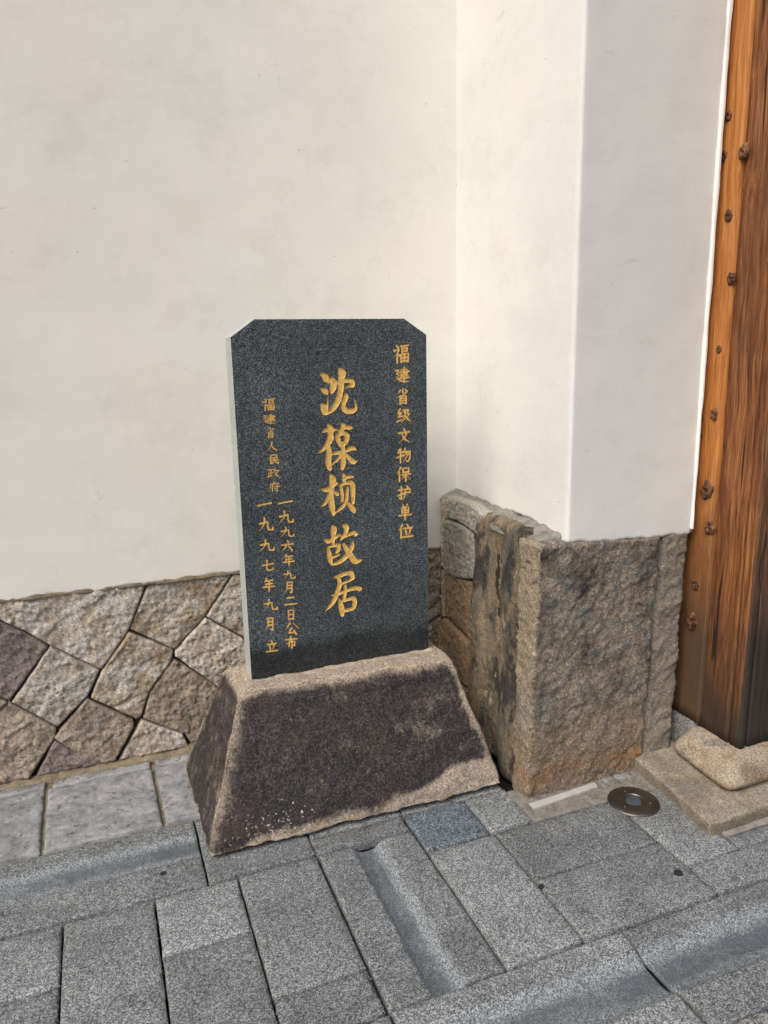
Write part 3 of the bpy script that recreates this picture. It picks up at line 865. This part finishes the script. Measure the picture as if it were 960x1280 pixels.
# ------------------------------------------------------------------ timber
def plank(name, x0, x1, y0, y1, z0, z1, face, mat, parent, seed, amp=.0016, cell=.006, r=.002, skew=None):
    """plank with grain relief on the visible face; face is 'x' (looks to -X) or 'y' (looks to -Y)"""
    nu = max(3, int(((y1 - y0) if face == 'x' else (x1 - x0)) / cell))
    nz = int((z1 - z0) / .045)
    vs, fs = [], []
    rr = random.Random(seed)
    cracks = [(rr.uniform(.08, .92), rr.uniform(z0, z1), rr.uniform(.25, .9), rr.uniform(-.05, .05)) for _ in range(max(1, int(nu / 5)))]
    for k in range(nz + 1):
        z = z0 + (z1 - z0) * k / nz
        for i in range(nu + 1):
            t = i / nu
            u = (y1 + (y0 - y1) * t) if face == 'x' else (x0 + (x1 - x0) * t)
            h = fbm(Vector((u * 60 + seed * 5, seed, z * 2.0)), 3) * amp + fbm(Vector((u * 12, seed, z * 1.1)), 2) * amp * .8
            for (ct, cz, cl, sl_) in cracks:
                if abs(z - cz) < cl and abs(t - ct - sl_ * (z - cz)) < .6 / nu:
                    h -= .0035 * (1 - abs(z - cz) / cl)
            e = min(t, 1 - t) * (nu * cell)
            if e < r: h -= (r - e)
            dz = skew(z) if skew else 0
            if face == 'x': vs.append((x0 - h, u + dz, z))
            else: vs.append((u + dz, y0 - h, z))
    n = nu + 1
    for k in range(nz):
        for i in range(nu):
            a = k * n + i
            fs.append((a, a + 1, a + n + 1, a + n))
    b0 = len(vs)
    for k in range(nz + 1):
        z = z0 + (z1 - z0) * k / nz
        dz = skew(z) if skew else 0
        if face == 'x': vs += [(x1, y1 + dz, z), (x1, y0 + dz, z)]
        else: vs += [(x0 + dz, y1, z), (x1 + dz, y1, z)]
    for k in range(nz):
        a, b = k * n, b0 + 2 * k
        fs.append((b, a, a + n, b + 2))
        fs.append((a + nu, b + 1, b + 3, a + n + nu))
        fs.append((b + 1, b, b + 2, b + 3))
    fs.append(tuple([b0 + 1] + list(range(nu, -1, -1)) + [b0]))
    o = mesh_obj(name, vs, fs, mat, parent)
    return o
ZT = 3.3
col = thing('timber_column', 'square dark reddish timber gate column of cracked vertical planks', 'column')
plank('plank', 1.912, 1.95, 1.752, 1.888, .160, ZT, 'x', plank_wood, col, 11, amp=.0022)
plank('plank', 1.914, 1.95, 1.712, 1.749, .160, ZT, 'x', plank_wood, col, 12, amp=.0026)
plank('plank', 1.9165, 1.950, 1.704, 1.73, .161, ZT, 'y', front_plank_wood, col, 15, amp=.002)
plank('plank', 1.9525, 2.062, 1.7065, 1.73, .161, ZT, 'y', front_plank_wood, col, 13, amp=.002)
plank('plank', 2.065, 2.20, 1.704, 1.73, .161, ZT, 'y', front_plank_wood, col, 14, amp=.002)
mesh_obj('column_core', boxc(1.935, 2.195, 1.722, 1.885, .161, ZT - .01), [(0, 3, 2, 1), (4, 5, 6, 7), (0, 1, 5, 4), (1, 2, 6, 5), (2, 3, 7, 6), (3, 0, 4, 7)], plank_wood, col, smooth=False)
jamb = thing('jamb_board', 'knotty orange timber board between the plastered pier and dark column', 'board')
plank('board', 1.896, 1.93, 1.873, 2.12, .178, ZT, 'x', board_wood, jamb, 21, amp=.0009, cell=.008)
def knot(y, z, r, s, rz=1.3, jag=.35):
    nr, na = 9, 26
    vs, fs = [(1.896 - r * .18, y, z)], []
    for i in range(1, nr + 1):
        t = i / nr
        for j in range(na):
            a = 2 * math.pi * j / na
            k = 1 + fbm(Vector((math.cos(a) * 2 + s, math.sin(a) * 2, t * 1.5)), 3) * jag
            prof = (.25 + .75 * math.sin(math.pi * min(1, t * 1.02)) ** .7) * (1 if t < .97 else 0)
            if t < .35: prof *= .25 + t * 2
            h = r * .42 * prof * (1 + fbm(Vector((math.cos(a) * 4 * t + s, math.sin(a) * 4 * t, s)), 3) * .9)
            if i == nr: h = -.004
            vs.append((1.896 - h, y + r * t * k * math.cos(a), z + r * rz * t * k * math.sin(a)))
    for j in range(na): fs.append((0, 1 + (j + 1) % na, 1 + j))
    for i in range(nr - 1):
        for j in range(na):
            a, b = 1 + i * na + j, 1 + i * na + (j + 1) % na
            fs.append((a, b, b + na, a + na))
    mesh_obj('knot', vs, fs, knot_wood, jamb)
for k, (y, z, r) in enumerate([(1.964, 2.414, 0.0108), (1.932, 2.182, 0.012), (1.939, 2.07, 0.0134), (1.864, 2.064, 0.0175), (1.902, 1.888, 0.0146), (1.874, 1.699, 0.0144), (1.901, 1.482, 0.0101), (1.955, 1.256, 0.0088), (1.901, 1.274, 0.0159), (1.953, 1.197, 0.0074), (1.907, 1.016, 0.025), (1.885, 0.893, 0.0192), (1.927, 0.683, 0.0182), (1.93, 0.549, 0.0262)]):
    knot(y, z, r, k * 3.3)
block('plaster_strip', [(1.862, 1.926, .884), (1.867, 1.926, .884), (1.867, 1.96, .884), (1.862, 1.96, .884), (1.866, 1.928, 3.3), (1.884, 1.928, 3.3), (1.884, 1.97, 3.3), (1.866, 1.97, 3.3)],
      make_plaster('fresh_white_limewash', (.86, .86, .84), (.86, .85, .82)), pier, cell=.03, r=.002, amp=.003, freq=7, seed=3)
# closed plank door further inside the gateway
door = thing('timber_door', 'dark plank gate leaf set back behind the timber column', 'door')
for k in range(8):
    plank('plank', 1.965 + k * .15, 1.965 + k * .15 + .147, 2.125, 2.16, .07, ZT, 'y', plank_wood, door, 30 + k, cell=.03)

# ------------------------------------------------------------------ stele base
def bwear(p, q):
    a, b, c = q
    w_ = 0.06
    front = b < .02
    if front or True:
        # top roll, lower chipped margin (rises to the right), right-hand edge, left arris
        w_ += max(0, (c - .925) / .075) * .95
        low = .062 + .10 * max(0, (a - .05)) + .10 * (1 if a > .55 else 0) * min(1, (a - .55) * 4 if a > .55 else 0) + fbm(Vector((a * 5, c * 5, 2)), 3) * .05
        w_ += max(0, min(1, (low - c) / .06)) * .85
        w_ += max(0, min(1, (a - (.93 + .05 * c) - fbm(p * 8, 3) * .03) / .03)) * .7
        w_ += max(0, 1 - (abs(a) + (b if b < .1 else .1)) / .055) * .62
        if front and a > .72 and c > .45: w_ += .14
        if front and a > .55 and .75 < c < .9: w_ -= .12
    if a < .004 and not front:
        w_ += max(0, 1 - b / .10) * .35 + max(0, 1 - (1 - b) / .12) * .6 + .10
    if c > .995: w_ += .7
    return w_
def bpaint(p, q):
    a, b, c = q
    return max(0, 1 - math.hypot((a - .20) * 3.0, (c - .12) * 4.2)) if b < .02 else 0
def bdisp(w0, q, d):
    h = stone_height(tuple(w0), .0038)
    c = q[2]
    h += .0035 * math.exp(-((c - .90) / .03) ** 2) * (1 if d.y < 0 else 0)
    if c < .10: h -= .010 * (1 - c / .10) * (fbm(w0 * 14, 3) + .8)
    return h
sb = block('stele_base', [(.187, 2.026, .009), (1.206, 2.018, .012), (1.203, 2.62, -.002), (.172, 2.615, -.004), (.350, 2.238, .436), (1.088, 2.212, .436), (1.092, 2.47, .436), (.336, 2.452, .436)],
           base_mat, None, cell=.0066, r=.014, amp=.006, freq=6, seed=2.5, dfun=bdisp, attrs={'wear_light': bwear, 'paint': bpaint})
tag(sb, 'dark stained tapering stone block holding up the inscribed slab', 'stele base')

# ------------------------------------------------------------------ stele
SX0, SX1, SY, SZ0, SZ1, ST = .400, 1.045, 2.31, .428, 1.600, .090
stele = thing('stone_stele', 'upright dark granite slab with clipped corners and gold carved Chinese characters', 'stele')
BIG = [[[(2780,10013,87),(2889,9957,196),(2977,9813,218),(2994,9763,78)],[(2744,9555,61),(2854,9509,174),(2937,9424,157),(2953,9374,44)],[(2751,9075,70),(2833,8964,253),(2854,8820,227),(2917,8907,122),(2967,9137,52),(2989,9322,22)],[(3137,9861,113),(3188,9735,240),(3143,9523,209),(3113,9410,87)],[(3148,9658,87),(3408,9746,122),(3656,9784,139),(3808,9750,166),(3824,9635,183),(3716,9610,96),(3572,9529,22)],[(3414,10146,131),(3474,10028,270),(3449,9833,218),(3419,9513,196),(3312,9159,209),(3152,8914,166),(2977,8778,96),(2842,8720,26)],[(3593,9356,96),(3582,9256,183),(3508,9078,166),(3502,8898,174),(3652,8797,183),(3838,8821,166),(3919,8915,96),(3873,9208,17)]],[[(2768,8167,52),(2899,8232,148),(3089,8229,131),(3257,8227,61)],[(2962,8388,96),(3022,8269,209),(3067,8128,122)],[(3431,8393,113),(3475,8310,174),(3385,8158,139),(3252,7956,96)],[(3298,8181,70),(3512,8271,113),(3686,8269,148),(3770,8242,44)],[(2964,8127,87),(3027,7995,227),(2901,7765,183),(2723,7586,105),(2568,7483,17)],[(2934,7727,139),(2947,7468,192),(2917,7175,200),(2960,6979,166)],[(3236,8056,96),(3269,7908,166),(3347,7700,113)],[(3293,8042,96),(3475,8090,131),(3597,8010,166),(3552,7835,157),(3435,7676,96)],[(3324,7812,70),(3505,7801,70)],[(3034,7433,70),(3216,7469,131),(3487,7506,113),(3762,7589,157),(3866,7533,52)],[(3435,7695,122),(3427,7436,157),(3425,7139,183),(3383,6940,139)],[(3361,7422,113),(3239,7245,96),(3029,7086,44),(2970,7053,17)],[(3466,7434,96),(3636,7273,148),(3772,7129,166),(3930,7155,22)]],[[(2673,6293,78),(2846,6278,166),(3030,6376,122),(3181,6468,96)],[(2974,6740,113),(3039,6615,235),(2995,6349,174),(2971,6011,183),(2987,5707,209),(3036,5435,113)],[(2964,6238,96),(2845,5966,131),(2739,5817,113),(2605,5720,17)],[(3079,6206,52),(3184,6098,139)],[(3408,6743,96),(3447,6628,148),(3422,6464,113)],[(3427,6599,87),(3616,6644,113),(3749,6634,78)],[(3311,6412,87),(3332,6207,122),(3363,5976,113),(3339,5845,87)],[(3303,6387,78),(3492,6435,113),(3669,6459,157),(3729,6332,183),(3732,6058,166),(3731,5752,113)],[(3551,6309,70),(3529,6114,122),(3489,5858,122),(3349,5650,113),(3148,5508,78),(3012,5438,35)],[(3534,5778,96),(3663,5613,166),(3743,5490,166),(3761,5426,61)]],[[(2705,4594,87),(2819,4527,157),(3006,4600,122),(3191,4696,96),(3276,4655,35)],[(2975,5047,78),(3022,4938,218),(3003,4747,183),(2987,4516,113),(2970,4371,87)],[(2799,4305,96),(2831,4106,166),(2862,3868,166),(2920,3728,87)],[(2816,4334,87),(2997,4352,96),(3179,4363,148),(3154,4201,148),(3079,4101,78)],[(2865,3946,78),(3023,3974,96),(3184,4034,70)],[(3675,4408,70),(3638,4248,174),(3528,4064,183),(3329,3859,166),(3127,3750,131),(2927,3704,52)],[(3359,5018,113),(3460,4950,192),(3439,4778,148),(3314,4597,113),(3223,4490,26)],[(3426,4623,70),(3563,4686,122),(3724,4731,148),(3818,4659,122),(3737,4605,35)],[(3346,4367,113),(3459,4158,166),(3611,3904,209),(3751,3721,200),(3995,3747,22)]],[[(2998,3252,70),(3150,3280,148),(3392,3336,139),(3594,3330,183),(3637,3145,148),(3505,3074,78)],[(3172,2967,70),(3383,3035,96),(3566,3074,78)],[(3110,3262,105),(3165,3008,166),(3093,2778,166),(2963,2475,166),(2795,2258,122),(2622,2099,17)],[(2840,2629,35),(3089,2650,105),(3495,2743,122),(3739,2770,166),(3909,2722,139),(3858,2648,35)],[(3359,2910,105),(3351,2662,122),(3282,2422,113)],[(3122,2453,70),(3180,2243,183),(3209,2036,200),(3228,1871,122)],[(3175,2356,87),(3403,2405,122),(3648,2435,148),(3688,2291,166),(3642,2094,148),(3554,2018,78)],[(3204,2012,96),(3411,2022,122),(3620,2057,96)]]]
BOXES = [('福',[(5255,10910),(5865,10900),(5857,10273),(5244,10287)]),('建',[(5298,10168),(5855,10153),(5849,9636),(5289,9654)]),('省',[(5315,9481),(5846,9462),(5839,8923),(5305,8946)]),('级',[(5332,8823),(5881,8798),(5875,8290),(5323,8319)]),('文',[(5378,8156),(5843,8131),(5836,7601),(5369,7630)]),('物',[(5309,7496),(5879,7459),(5872,6945),(5300,6986)]),('保',[(5298,6863),(5856,6822),(5849,6297),(5289,6343)]),('护',[(5345,6200),(5862,6157),(5856,5635),(5336,5682)]),('单',[(5363,5559),(5854,5514),(5847,4960),(5354,5010)]),('位',[(5322,4869),(5890,4811),(5884,4288),(5314,4351)]),('福',[(836,9348),(1284,9329),(1263,8921),(813,8942)]),('建',[(841,8854),(1271,8833),(1254,8508),(823,8531)]),('省',[(894,8440),(1237,8421),(1219,8072),(876,8093)]),('人',[(895,7991),(1291,7966),(1274,7629),(877,7655)]),('民',[(951,7592),(1322,7567),(1304,7209),(932,7237)]),('政',[(901,7147),(1313,7116),(1295,6771),(883,6804)]),('府',[(903,6699),(1290,6668),(1273,6331),(885,6364)]),('一',[(1203,6233),(1688,6190),(1667,5742),(1181,5789)]),('九',[(1191,5735),(1704,5686),(1683,5235),(1168,5287)]),('九',[(1217,5203),(1693,5153),(1676,4778),(1198,4831)]),('六',[(1234,4746),(1658,4699),(1640,4295),(1214,4345)]),('年',[(1250,4273),(1650,4226),(1632,3832),(1231,3881)]),('九',[(1237,3733),(1665,3679),(1650,3350),(1221,3407)]),('月',[(1231,3350),(1621,3299),(1600,2860),(1210,2914)]),('二',[(1236,2891),(1678,2830),(1658,2384),(1214,2449)]),('日',[(1264,2372),(1617,2320),(1599,1942),(1246,1996)]),('公',[(1216,1930),(1689,1857),(1668,1390),(1193,1467)]),('布',[(1191,1428),(1628,1357),(1609,941),(1171,1015)]),('一',[(534,6240),(996,6199),(971,5730),(507,5774)]),('九',[(533,5589),(1024,5540),(998,5039),(505,5092)]),('九',[(518,4852),(1025,4796),(1003,4370),(494,4429)]),('七',[(559,4180),(977,4130),(956,3715),(536,3768)]),('年',[(550,3549),(958,3496),(934,3044),(526,3100)]),('九',[(539,2851),(1015,2784),(992,2343),(515,2414)]),('月',[(531,2217),(916,2159),(889,1646),(503,1708)]),('立',[(540,1404),(941,1338),(918,886),(516,955)])]

EM = {
'福': '22,8 32,20|8,33 36,28 26,46 8,64p|25,48 25,96|30,52 41,62|45,13 90,9|53,24 54,43|52,25 83,22 80,40|54,40 80,38|46,54 48,93|46,55 90,51 87,92|67,53 67,90|48,72 86,70|49,90 86,88',
'建': '42,19 81,15 80,44|33,33 93,29|42,46 80,43|38,58 86,55|30,71 92,67|62,3 62,84|8,21 28,17 14,44 28,47 20,70 5,88p|10,60 34,83 60,92 97,93n',
'省': '50,4 50,29|34,12 18,32p|68,10 81,21|76,24 50,42 7,58p|32,48 33,97|33,49 74,46 73,96|34,62 72,61|34,76 72,75|34,91 72,90',
'级': '26,5 11,33 34,29|34,29 12,58 40,51|8,86 42,71t|46,15 82,11 71,38 90,37 66,68 36,93p|59,14 55,54 34,93p|58,40 72,68 98,91n',
'文': '48,5 57,17|8,31 92,25|70,28 52,62 9,95p|30,32 52,66 95,93n',
'物': '20,12 9,37p|14,30 45,26|5,63 47,48|28,5 28,97|58,5 42,47p|54,27 91,22 86,72 74,93 65,84|70,28 42,67p|85,30 49,89p',
'保': '30,5 5,53p|22,36 22,97|44,12 46,40|44,13 84,10 82,38|46,38 82,36|37,54 95,50|64,40 64,97|62,56 37,85p|66,56 95,85n',
'护': '7,29 41,25|26,5 26,90 13,80|5,65 43,50|66,3 73,14|52,25 89,21 86,46|54,45 86,43|53,25 51,62 37,95p',
'单': '33,4 42,17|67,3 56,17p|26,23 28,57|26,23 76,20 74,55|28,39 74,37|28,55 74,53|5,72 97,67|50,20 50,99',
'位': '30,5 5,51p|22,34 22,97|62,5 69,18|39,31 95,27|51,43 58,71|84,39 72,81p|35,89 99,84',
'人': '50,5 42,48 5,95p|48,38 64,68 97,91n',
'民': '22,13 77,10 74,36|22,37 74,35|22,13 22,90 47,75|24,59 89,54|50,37 62,68 88,92 91,75',
'政': '5,19 47,15|28,16 28,74|28,45 45,43|12,41 12,79|3,86 49,68t|64,5 48,41p|58,29 95,25|82,28 70,62 39,95p|54,38 72,68 97,91n',
'府': '48,3 55,13|18,21 91,17|20,21 20,60 5,95p|42,28 27,57p|36,46 36,93|47,46 95,42|76,28 76,93 63,84|56,58 63,69',
'一': '4,58 50,50 96,44',
'九': '8,43 60,31 60,60 67,85 95,85 95,70|38,6 36,46 5,95p',
'六': '46,5 55,19|5,39 95,33|38,50 9,91p|60,50 85,88',
'年': '32,5 13,37p|28,22 81,18|28,45 77,41|28,45 28,66|5,69 97,63|54,20 54,99',
'月': '32,9 32,56 13,95p|32,10 75,7 73,93 59,84|33,34 72,32|33,57 72,55',
'二': '24,27 75,22|5,79 95,72',
'日': '26,9 28,95|26,10 77,7 74,93|28,49 74,47|28,89 74,87',
'公': '36,9 5,53p|58,7 97,47n|50,44 26,82 75,76|64,63 81,93',
'布': '7,27 93,21|46,3 36,40 5,75p|32,47 33,85|32,47 77,44 75,81 65,76|54,30 54,99',
'七': '5,49 91,35|40,7 40,72 50,88 91,84 91,70',
'立': '46,5 55,19|15,33 85,28|32,44 40,73|68,40 58,79p|5,89 95,83',
}
def catmull(pts, n=5):
    P = [pts[0]] + list(pts) + [pts[-1]]
    out = []
    for i in range(1, len(P) - 2):
        p0, p1, p2, p3 = (np.array(P[i + k], float) for k in (-1, 0, 1, 2))
        # keep sharp folds sharp
        a, b = p1[:2] - p0[:2], p2[:2] - p1[:2]
        if np.dot(a, b) < .35 * np.hypot(*a) * np.hypot(*b): p0 = p1 * 2 - p2
        a, b = p2[:2] - p1[:2], p3[:2] - p2[:2]
        if np.dot(a, b) < .35 * np.hypot(*a) * np.hypot(*b): p3 = p2 * 2 - p1
        for k in range(n):
            t = k / n
            q = .5 * ((2 * p1) + (-p0 + p2) * t + (2 * p0 - 5 * p1 + 4 * p2 - p3) * t * t + (-p0 + 3 * p1 - 3 * p2 + p3) * t ** 3)
            out.append((q[0], q[1], max(.0003, q[2])))
    out.append(tuple(P[-1]))
    return out
chars = []          # every character: list of strokes in metres on the slab
for c in BIG:
    chars.append((.0034, [catmull([(x / 1e4, z / 1e4, w_ / 1e4) for x, z, w_ in st], 6) for st in c]))
for ch, (a, b, d, e) in BOXES:
    a, b, d, e = (np.array(q) / 1e4 for q in (a, b, d, e))
    size = (np.hypot(*(b - a)) + np.hypot(*(e - a))) / 2
    sts = []
    for s_ in EM[ch].split('|'):
        kind = s_[-1] if s_[-1] in 'pnt' else ''
        pts = [tuple(map(float, q.split(','))) for q in s_.rstrip('pnt').split()]
        n_ = len(pts)
        dense = len(EM[ch].split('|')) > 7
        bw = (.098 if size > .045 else .084) if dense else .112
        if ch == '一': bw = .12
        out = []
        for i, (u, v) in enumerate(pts):
            v = v + (50 - u) * .05
            u, v = u / 100, v / 100
            q = a * (1 - u) * (1 - v) + b * u * (1 - v) + d * u * v + e * (1 - u) * v
            t = i / (n_ - 1)
            wd = bw * (1.15 if i == 0 else 1.0)
            if kind == 'p' : wd = bw * (1.25 - 1.0 * t)
            if kind == 'n' : wd = bw * (.6 + .9 * t) if i < n_ - 1 else bw * .35
            if kind == 't' : wd = bw * (1.3 - 1.0 * t)
            if kind == '' and i == n_ - 1: wd = bw * 1.1
            out.append((q[0], q[1], wd * size))
        sts.append(catmull(out, 5))
    chars.append((.0016, sts))
# brush outlines become constraint loops; triangles are then sorted into carved and uncarved
W_, H_ = SX1 - SX0, SZ1 - .43
outl = [(0, -.005), (W_, -.005), (W_, SZ1 - .43 - .052), (W_ - .079, H_), (.075, H_), (0, SZ1 - .43 - .052)]
pts, edges = [Vector(q) for q in outl], [(i, (i + 1) % 6) for i in range(6)]
caps = []
for ci, (dep, sts) in enumerate(chars):
    for st in sts:
        P = np.array(st)
        d = np.gradient(P[:, :2], axis=0)
        ln = np.hypot(d[:, 0], d[:, 1]); ln[ln < 1e-9] = 1e-9
        d /= ln[:, None]
        nr = np.stack([-d[:, 1], d[:, 0]], 1)
        rr = P[:, 2] / 2
        left = P[:, :2] + nr * rr[:, None]
        right = P[:, :2] - nr * rr[:, None]
        a0 = math.atan2(nr[-1, 1], nr[-1, 0]); cap_e = [P[-1, :2] + rr[-1] * np.array([math.cos(a0 - math.pi * k / 5), math.sin(a0 - math.pi * k / 5)]) for k in range(1, 5)]
        a1 = math.atan2(-nr[0, 1], -nr[0, 0]); cap_s = [P[0, :2] + rr[0] * np.array([math.cos(a1 - math.pi * k / 5), math.sin(a1 - math.pi * k / 5)]) for k in range(1, 5)]
        loop = list(left) + cap_e + list(right[::-1]) + cap_s
        b0 = len(pts)
        pts += [Vector((float(q[0]), float(q[1]))) for q in loop]
        edges += [(b0 + i, b0 + (i + 1) % len(loop)) for i in range(len(loop))]
        caps.append((ci, P))
v2, _, f2, _, _, _ = delaunay_2d_cdt(pts, edges, [list(range(6))], 1, 1e-6)
V2 = np.array([(v.x, v.y) for v in v2])
CF = V2[np.array(f2)].mean(1)
owner = np.full(len(CF), -1); best = np.full(len(CF), 1e9)
for ci, P in caps:
    m_ = P[:, 2].max()
    lo, hi = P[:, :2].min(0) - m_, P[:, :2].max(0) + m_
    ix = np.where(((CF > lo) & (CF < hi)).all(1))[0]
    if not len(ix): continue
    Q = CF[ix]
    for i in range(len(P) - 1):
        ab = P[i + 1, :2] - P[i, :2]
        t = np.clip(((Q - P[i, :2]) @ ab) / max(ab @ ab, 1e-12), 0, 1)
        r_ = (P[i, 2] * (1 - t) + P[i + 1, 2] * t) / 2
        sdv = np.hypot(*(Q - P[i, :2] - t[:, None] * ab).T) - r_
        hit = (sdv < 2e-5) & (sdv < best[ix])
        owner[ix[hit]] = ci; best[ix[hit]] = sdv[hit]
def W3(i, dep): return (SX0 + V2[i, 0], SY + dep, .43 + V2[i, 1])
# slab: pierced front face, back, sides
vs = [W3(i, 0) for i in range(len(V2))]
fs = [tuple(f) for f, o_ in zip(f2, owner) if o_ < 0]
def orient(f, vv):
    a_, b_, c_ = (Vector(vv[i]) for i in f[:3])
    return tuple(f) if (b_ - a_).cross(c_ - a_).y < 0 else tuple(reversed(f))
fs = [orient(f, vs) for f in fs]
slab_o = mesh_obj('slab', vs, fs, stele_mat, stele, smooth=False)
c0 = [(SX0 + q[0], SY + .0012, .43 + q[1]) for q in outl]
cb_ = [(SX0 + q[0], SY + ST, .43 + q[1]) for q in outl]
# thin arris ring + sawn sides
cf = [(SX0 + q[0], SY, .43 + q[1]) for q in outl]
sv = cf + c0 + cb_
sf = []
cx_, cz_ = W_ / 2 + SX0, 1.0
c0 = [(p_[0] + (.0012 if p_[0] > cx_ else -.0012), p_[1], p_[2] + (.0008 if p_[2] > 1 else 0)) for p_ in c0]
cb_ = [(p_[0] + (.0012 if p_[0] > cx_ else -.0012), p_[1], p_[2] + (.0008 if p_[2] > 1 else 0)) for p_ in cb_]
sv = cf + c0 + cb_
for i in range(6):
    j = (i + 1) % 6
    sf += [(i, i + 6, j + 6, j), (i + 6, i + 12, j + 12, j + 6)]
sf.append(tuple(range(12, 18)))
bm = bmesh.new()
bv = [bm.verts.new(q) for q in sv]
for f in sf: bm.faces.new([bv[i] for i in f])
bmesh.ops.recalc_face_normals(bm, faces=bm.faces)
me = bpy.data.meshes.new('slab_edge'); bm.to_mesh(me); bm.free(); me.materials.append(stele_side_mat)
link(bpy.data.objects.new('slab_edge', me), stele)
# carved characters: gilt floor and walls of each cut
emap = {}
for fi, f in enumerate(f2):
    for k in range(3):
        emap.setdefault((f[k], f[(k + 1) % 3]), fi)
byc = {}
for fi, o_ in enumerate(owner):
    if o_ >= 0: byc.setdefault(int(o_), []).append(fi)
for ci, fl in sorted(byc.items()):
    dep = chars[ci][0]
    vm_, vv, ff = {}, [], []
    def g(i, lvl):
        k = (i, lvl)
        if k not in vm_:
            vm_[k] = len(vv); vv.append(W3(i, dep if lvl else 0.0))
        return vm_[k]
    for fi in fl:
        f = f2[fi]
        ff.append(orient([g(i, 1) for i in f], vv))
        for k in range(3):
            i, j = f[k], f[(k + 1) % 3]
            nb = emap.get((j, i))
            if nb is None or owner[nb] < 0:
                ff.append((g(i, 0), g(i, 1), g(j, 1), g(j, 0)))
    mesh_obj('carved_character', vv, ff, gold_mat, stele, smooth=False)
# pale grout packed round the foot of the slab
block('socket_grout', [(.372, 2.288, .40), (1.070, 2.286, .40), (1.070, 2.43, .40), (.372, 2.43, .40), (.380, 2.296, .437), (1.062, 2.294, .442), (1.062, 2.42, .44), (.380, 2.42, .437)],
      make_mortar('pale_grout', (.40, .34, .27)), stele, cell=.010, r=.008, amp=.006, freq=24, seed=6)
# grit and crumbs caught along the feet of the stones
rg = random.Random(5)
gv, gf = [], []
def crumb(x, y, z, s):
    a = rg.uniform(0, 6.28)
    b0 = len(gv)
    for k in range(4):
        gv.append((x + s * rg.uniform(.7, 1.2) * math.cos(a + k * 1.57), y + s * rg.uniform(.7, 1.2) * math.sin(a + k * 1.57), z))
    gv.append((x, y, z + s * rg.uniform(.6, 1.1)))
    for k in range(4): gf.append((b0 + k, b0 + (k + 1) % 4, b0 + 4))
for k in range(260):
    t = rg.random()
    crumb(.18 + 1.0 * t + rg.gauss(0, .01), 2.03 - abs(rg.gauss(0, .018)), -.001, rg.uniform(.0012, .0035))
for k in range(240):
    crumb(rg.uniform(1.2, 1.66), 1.925 - abs(rg.gauss(0, .05)), -.001, rg.uniform(.0012, .0042))
for k in range(200):
    crumb(rg.uniform(-.5, .18), 2.70 - abs(rg.gauss(0, .012)), .007, rg.uniform(.0012, .0038))
for k in range(220):
    crumb(1.645 - abs(rg.gauss(0, .02)) + (rg.random() * .04), rg.uniform(1.54, 1.92), -.001, rg.uniform(.0012, .0036))
for k in range(150):
    x_ = rg.choice((-.213, .026, .26, .50, .82, 1.051, 1.50)); crumb(x_ + rg.gauss(0, .004), rg.uniform(1.36, 1.94), .0, rg.uniform(.001, .0026))
gr = mesh_obj('grit', gv, gf, sand_mortar, None, smooth=False)
tag(gr, 'sandy grit and crumbs lying along the foot of the stones', 'grit', 'stuff')
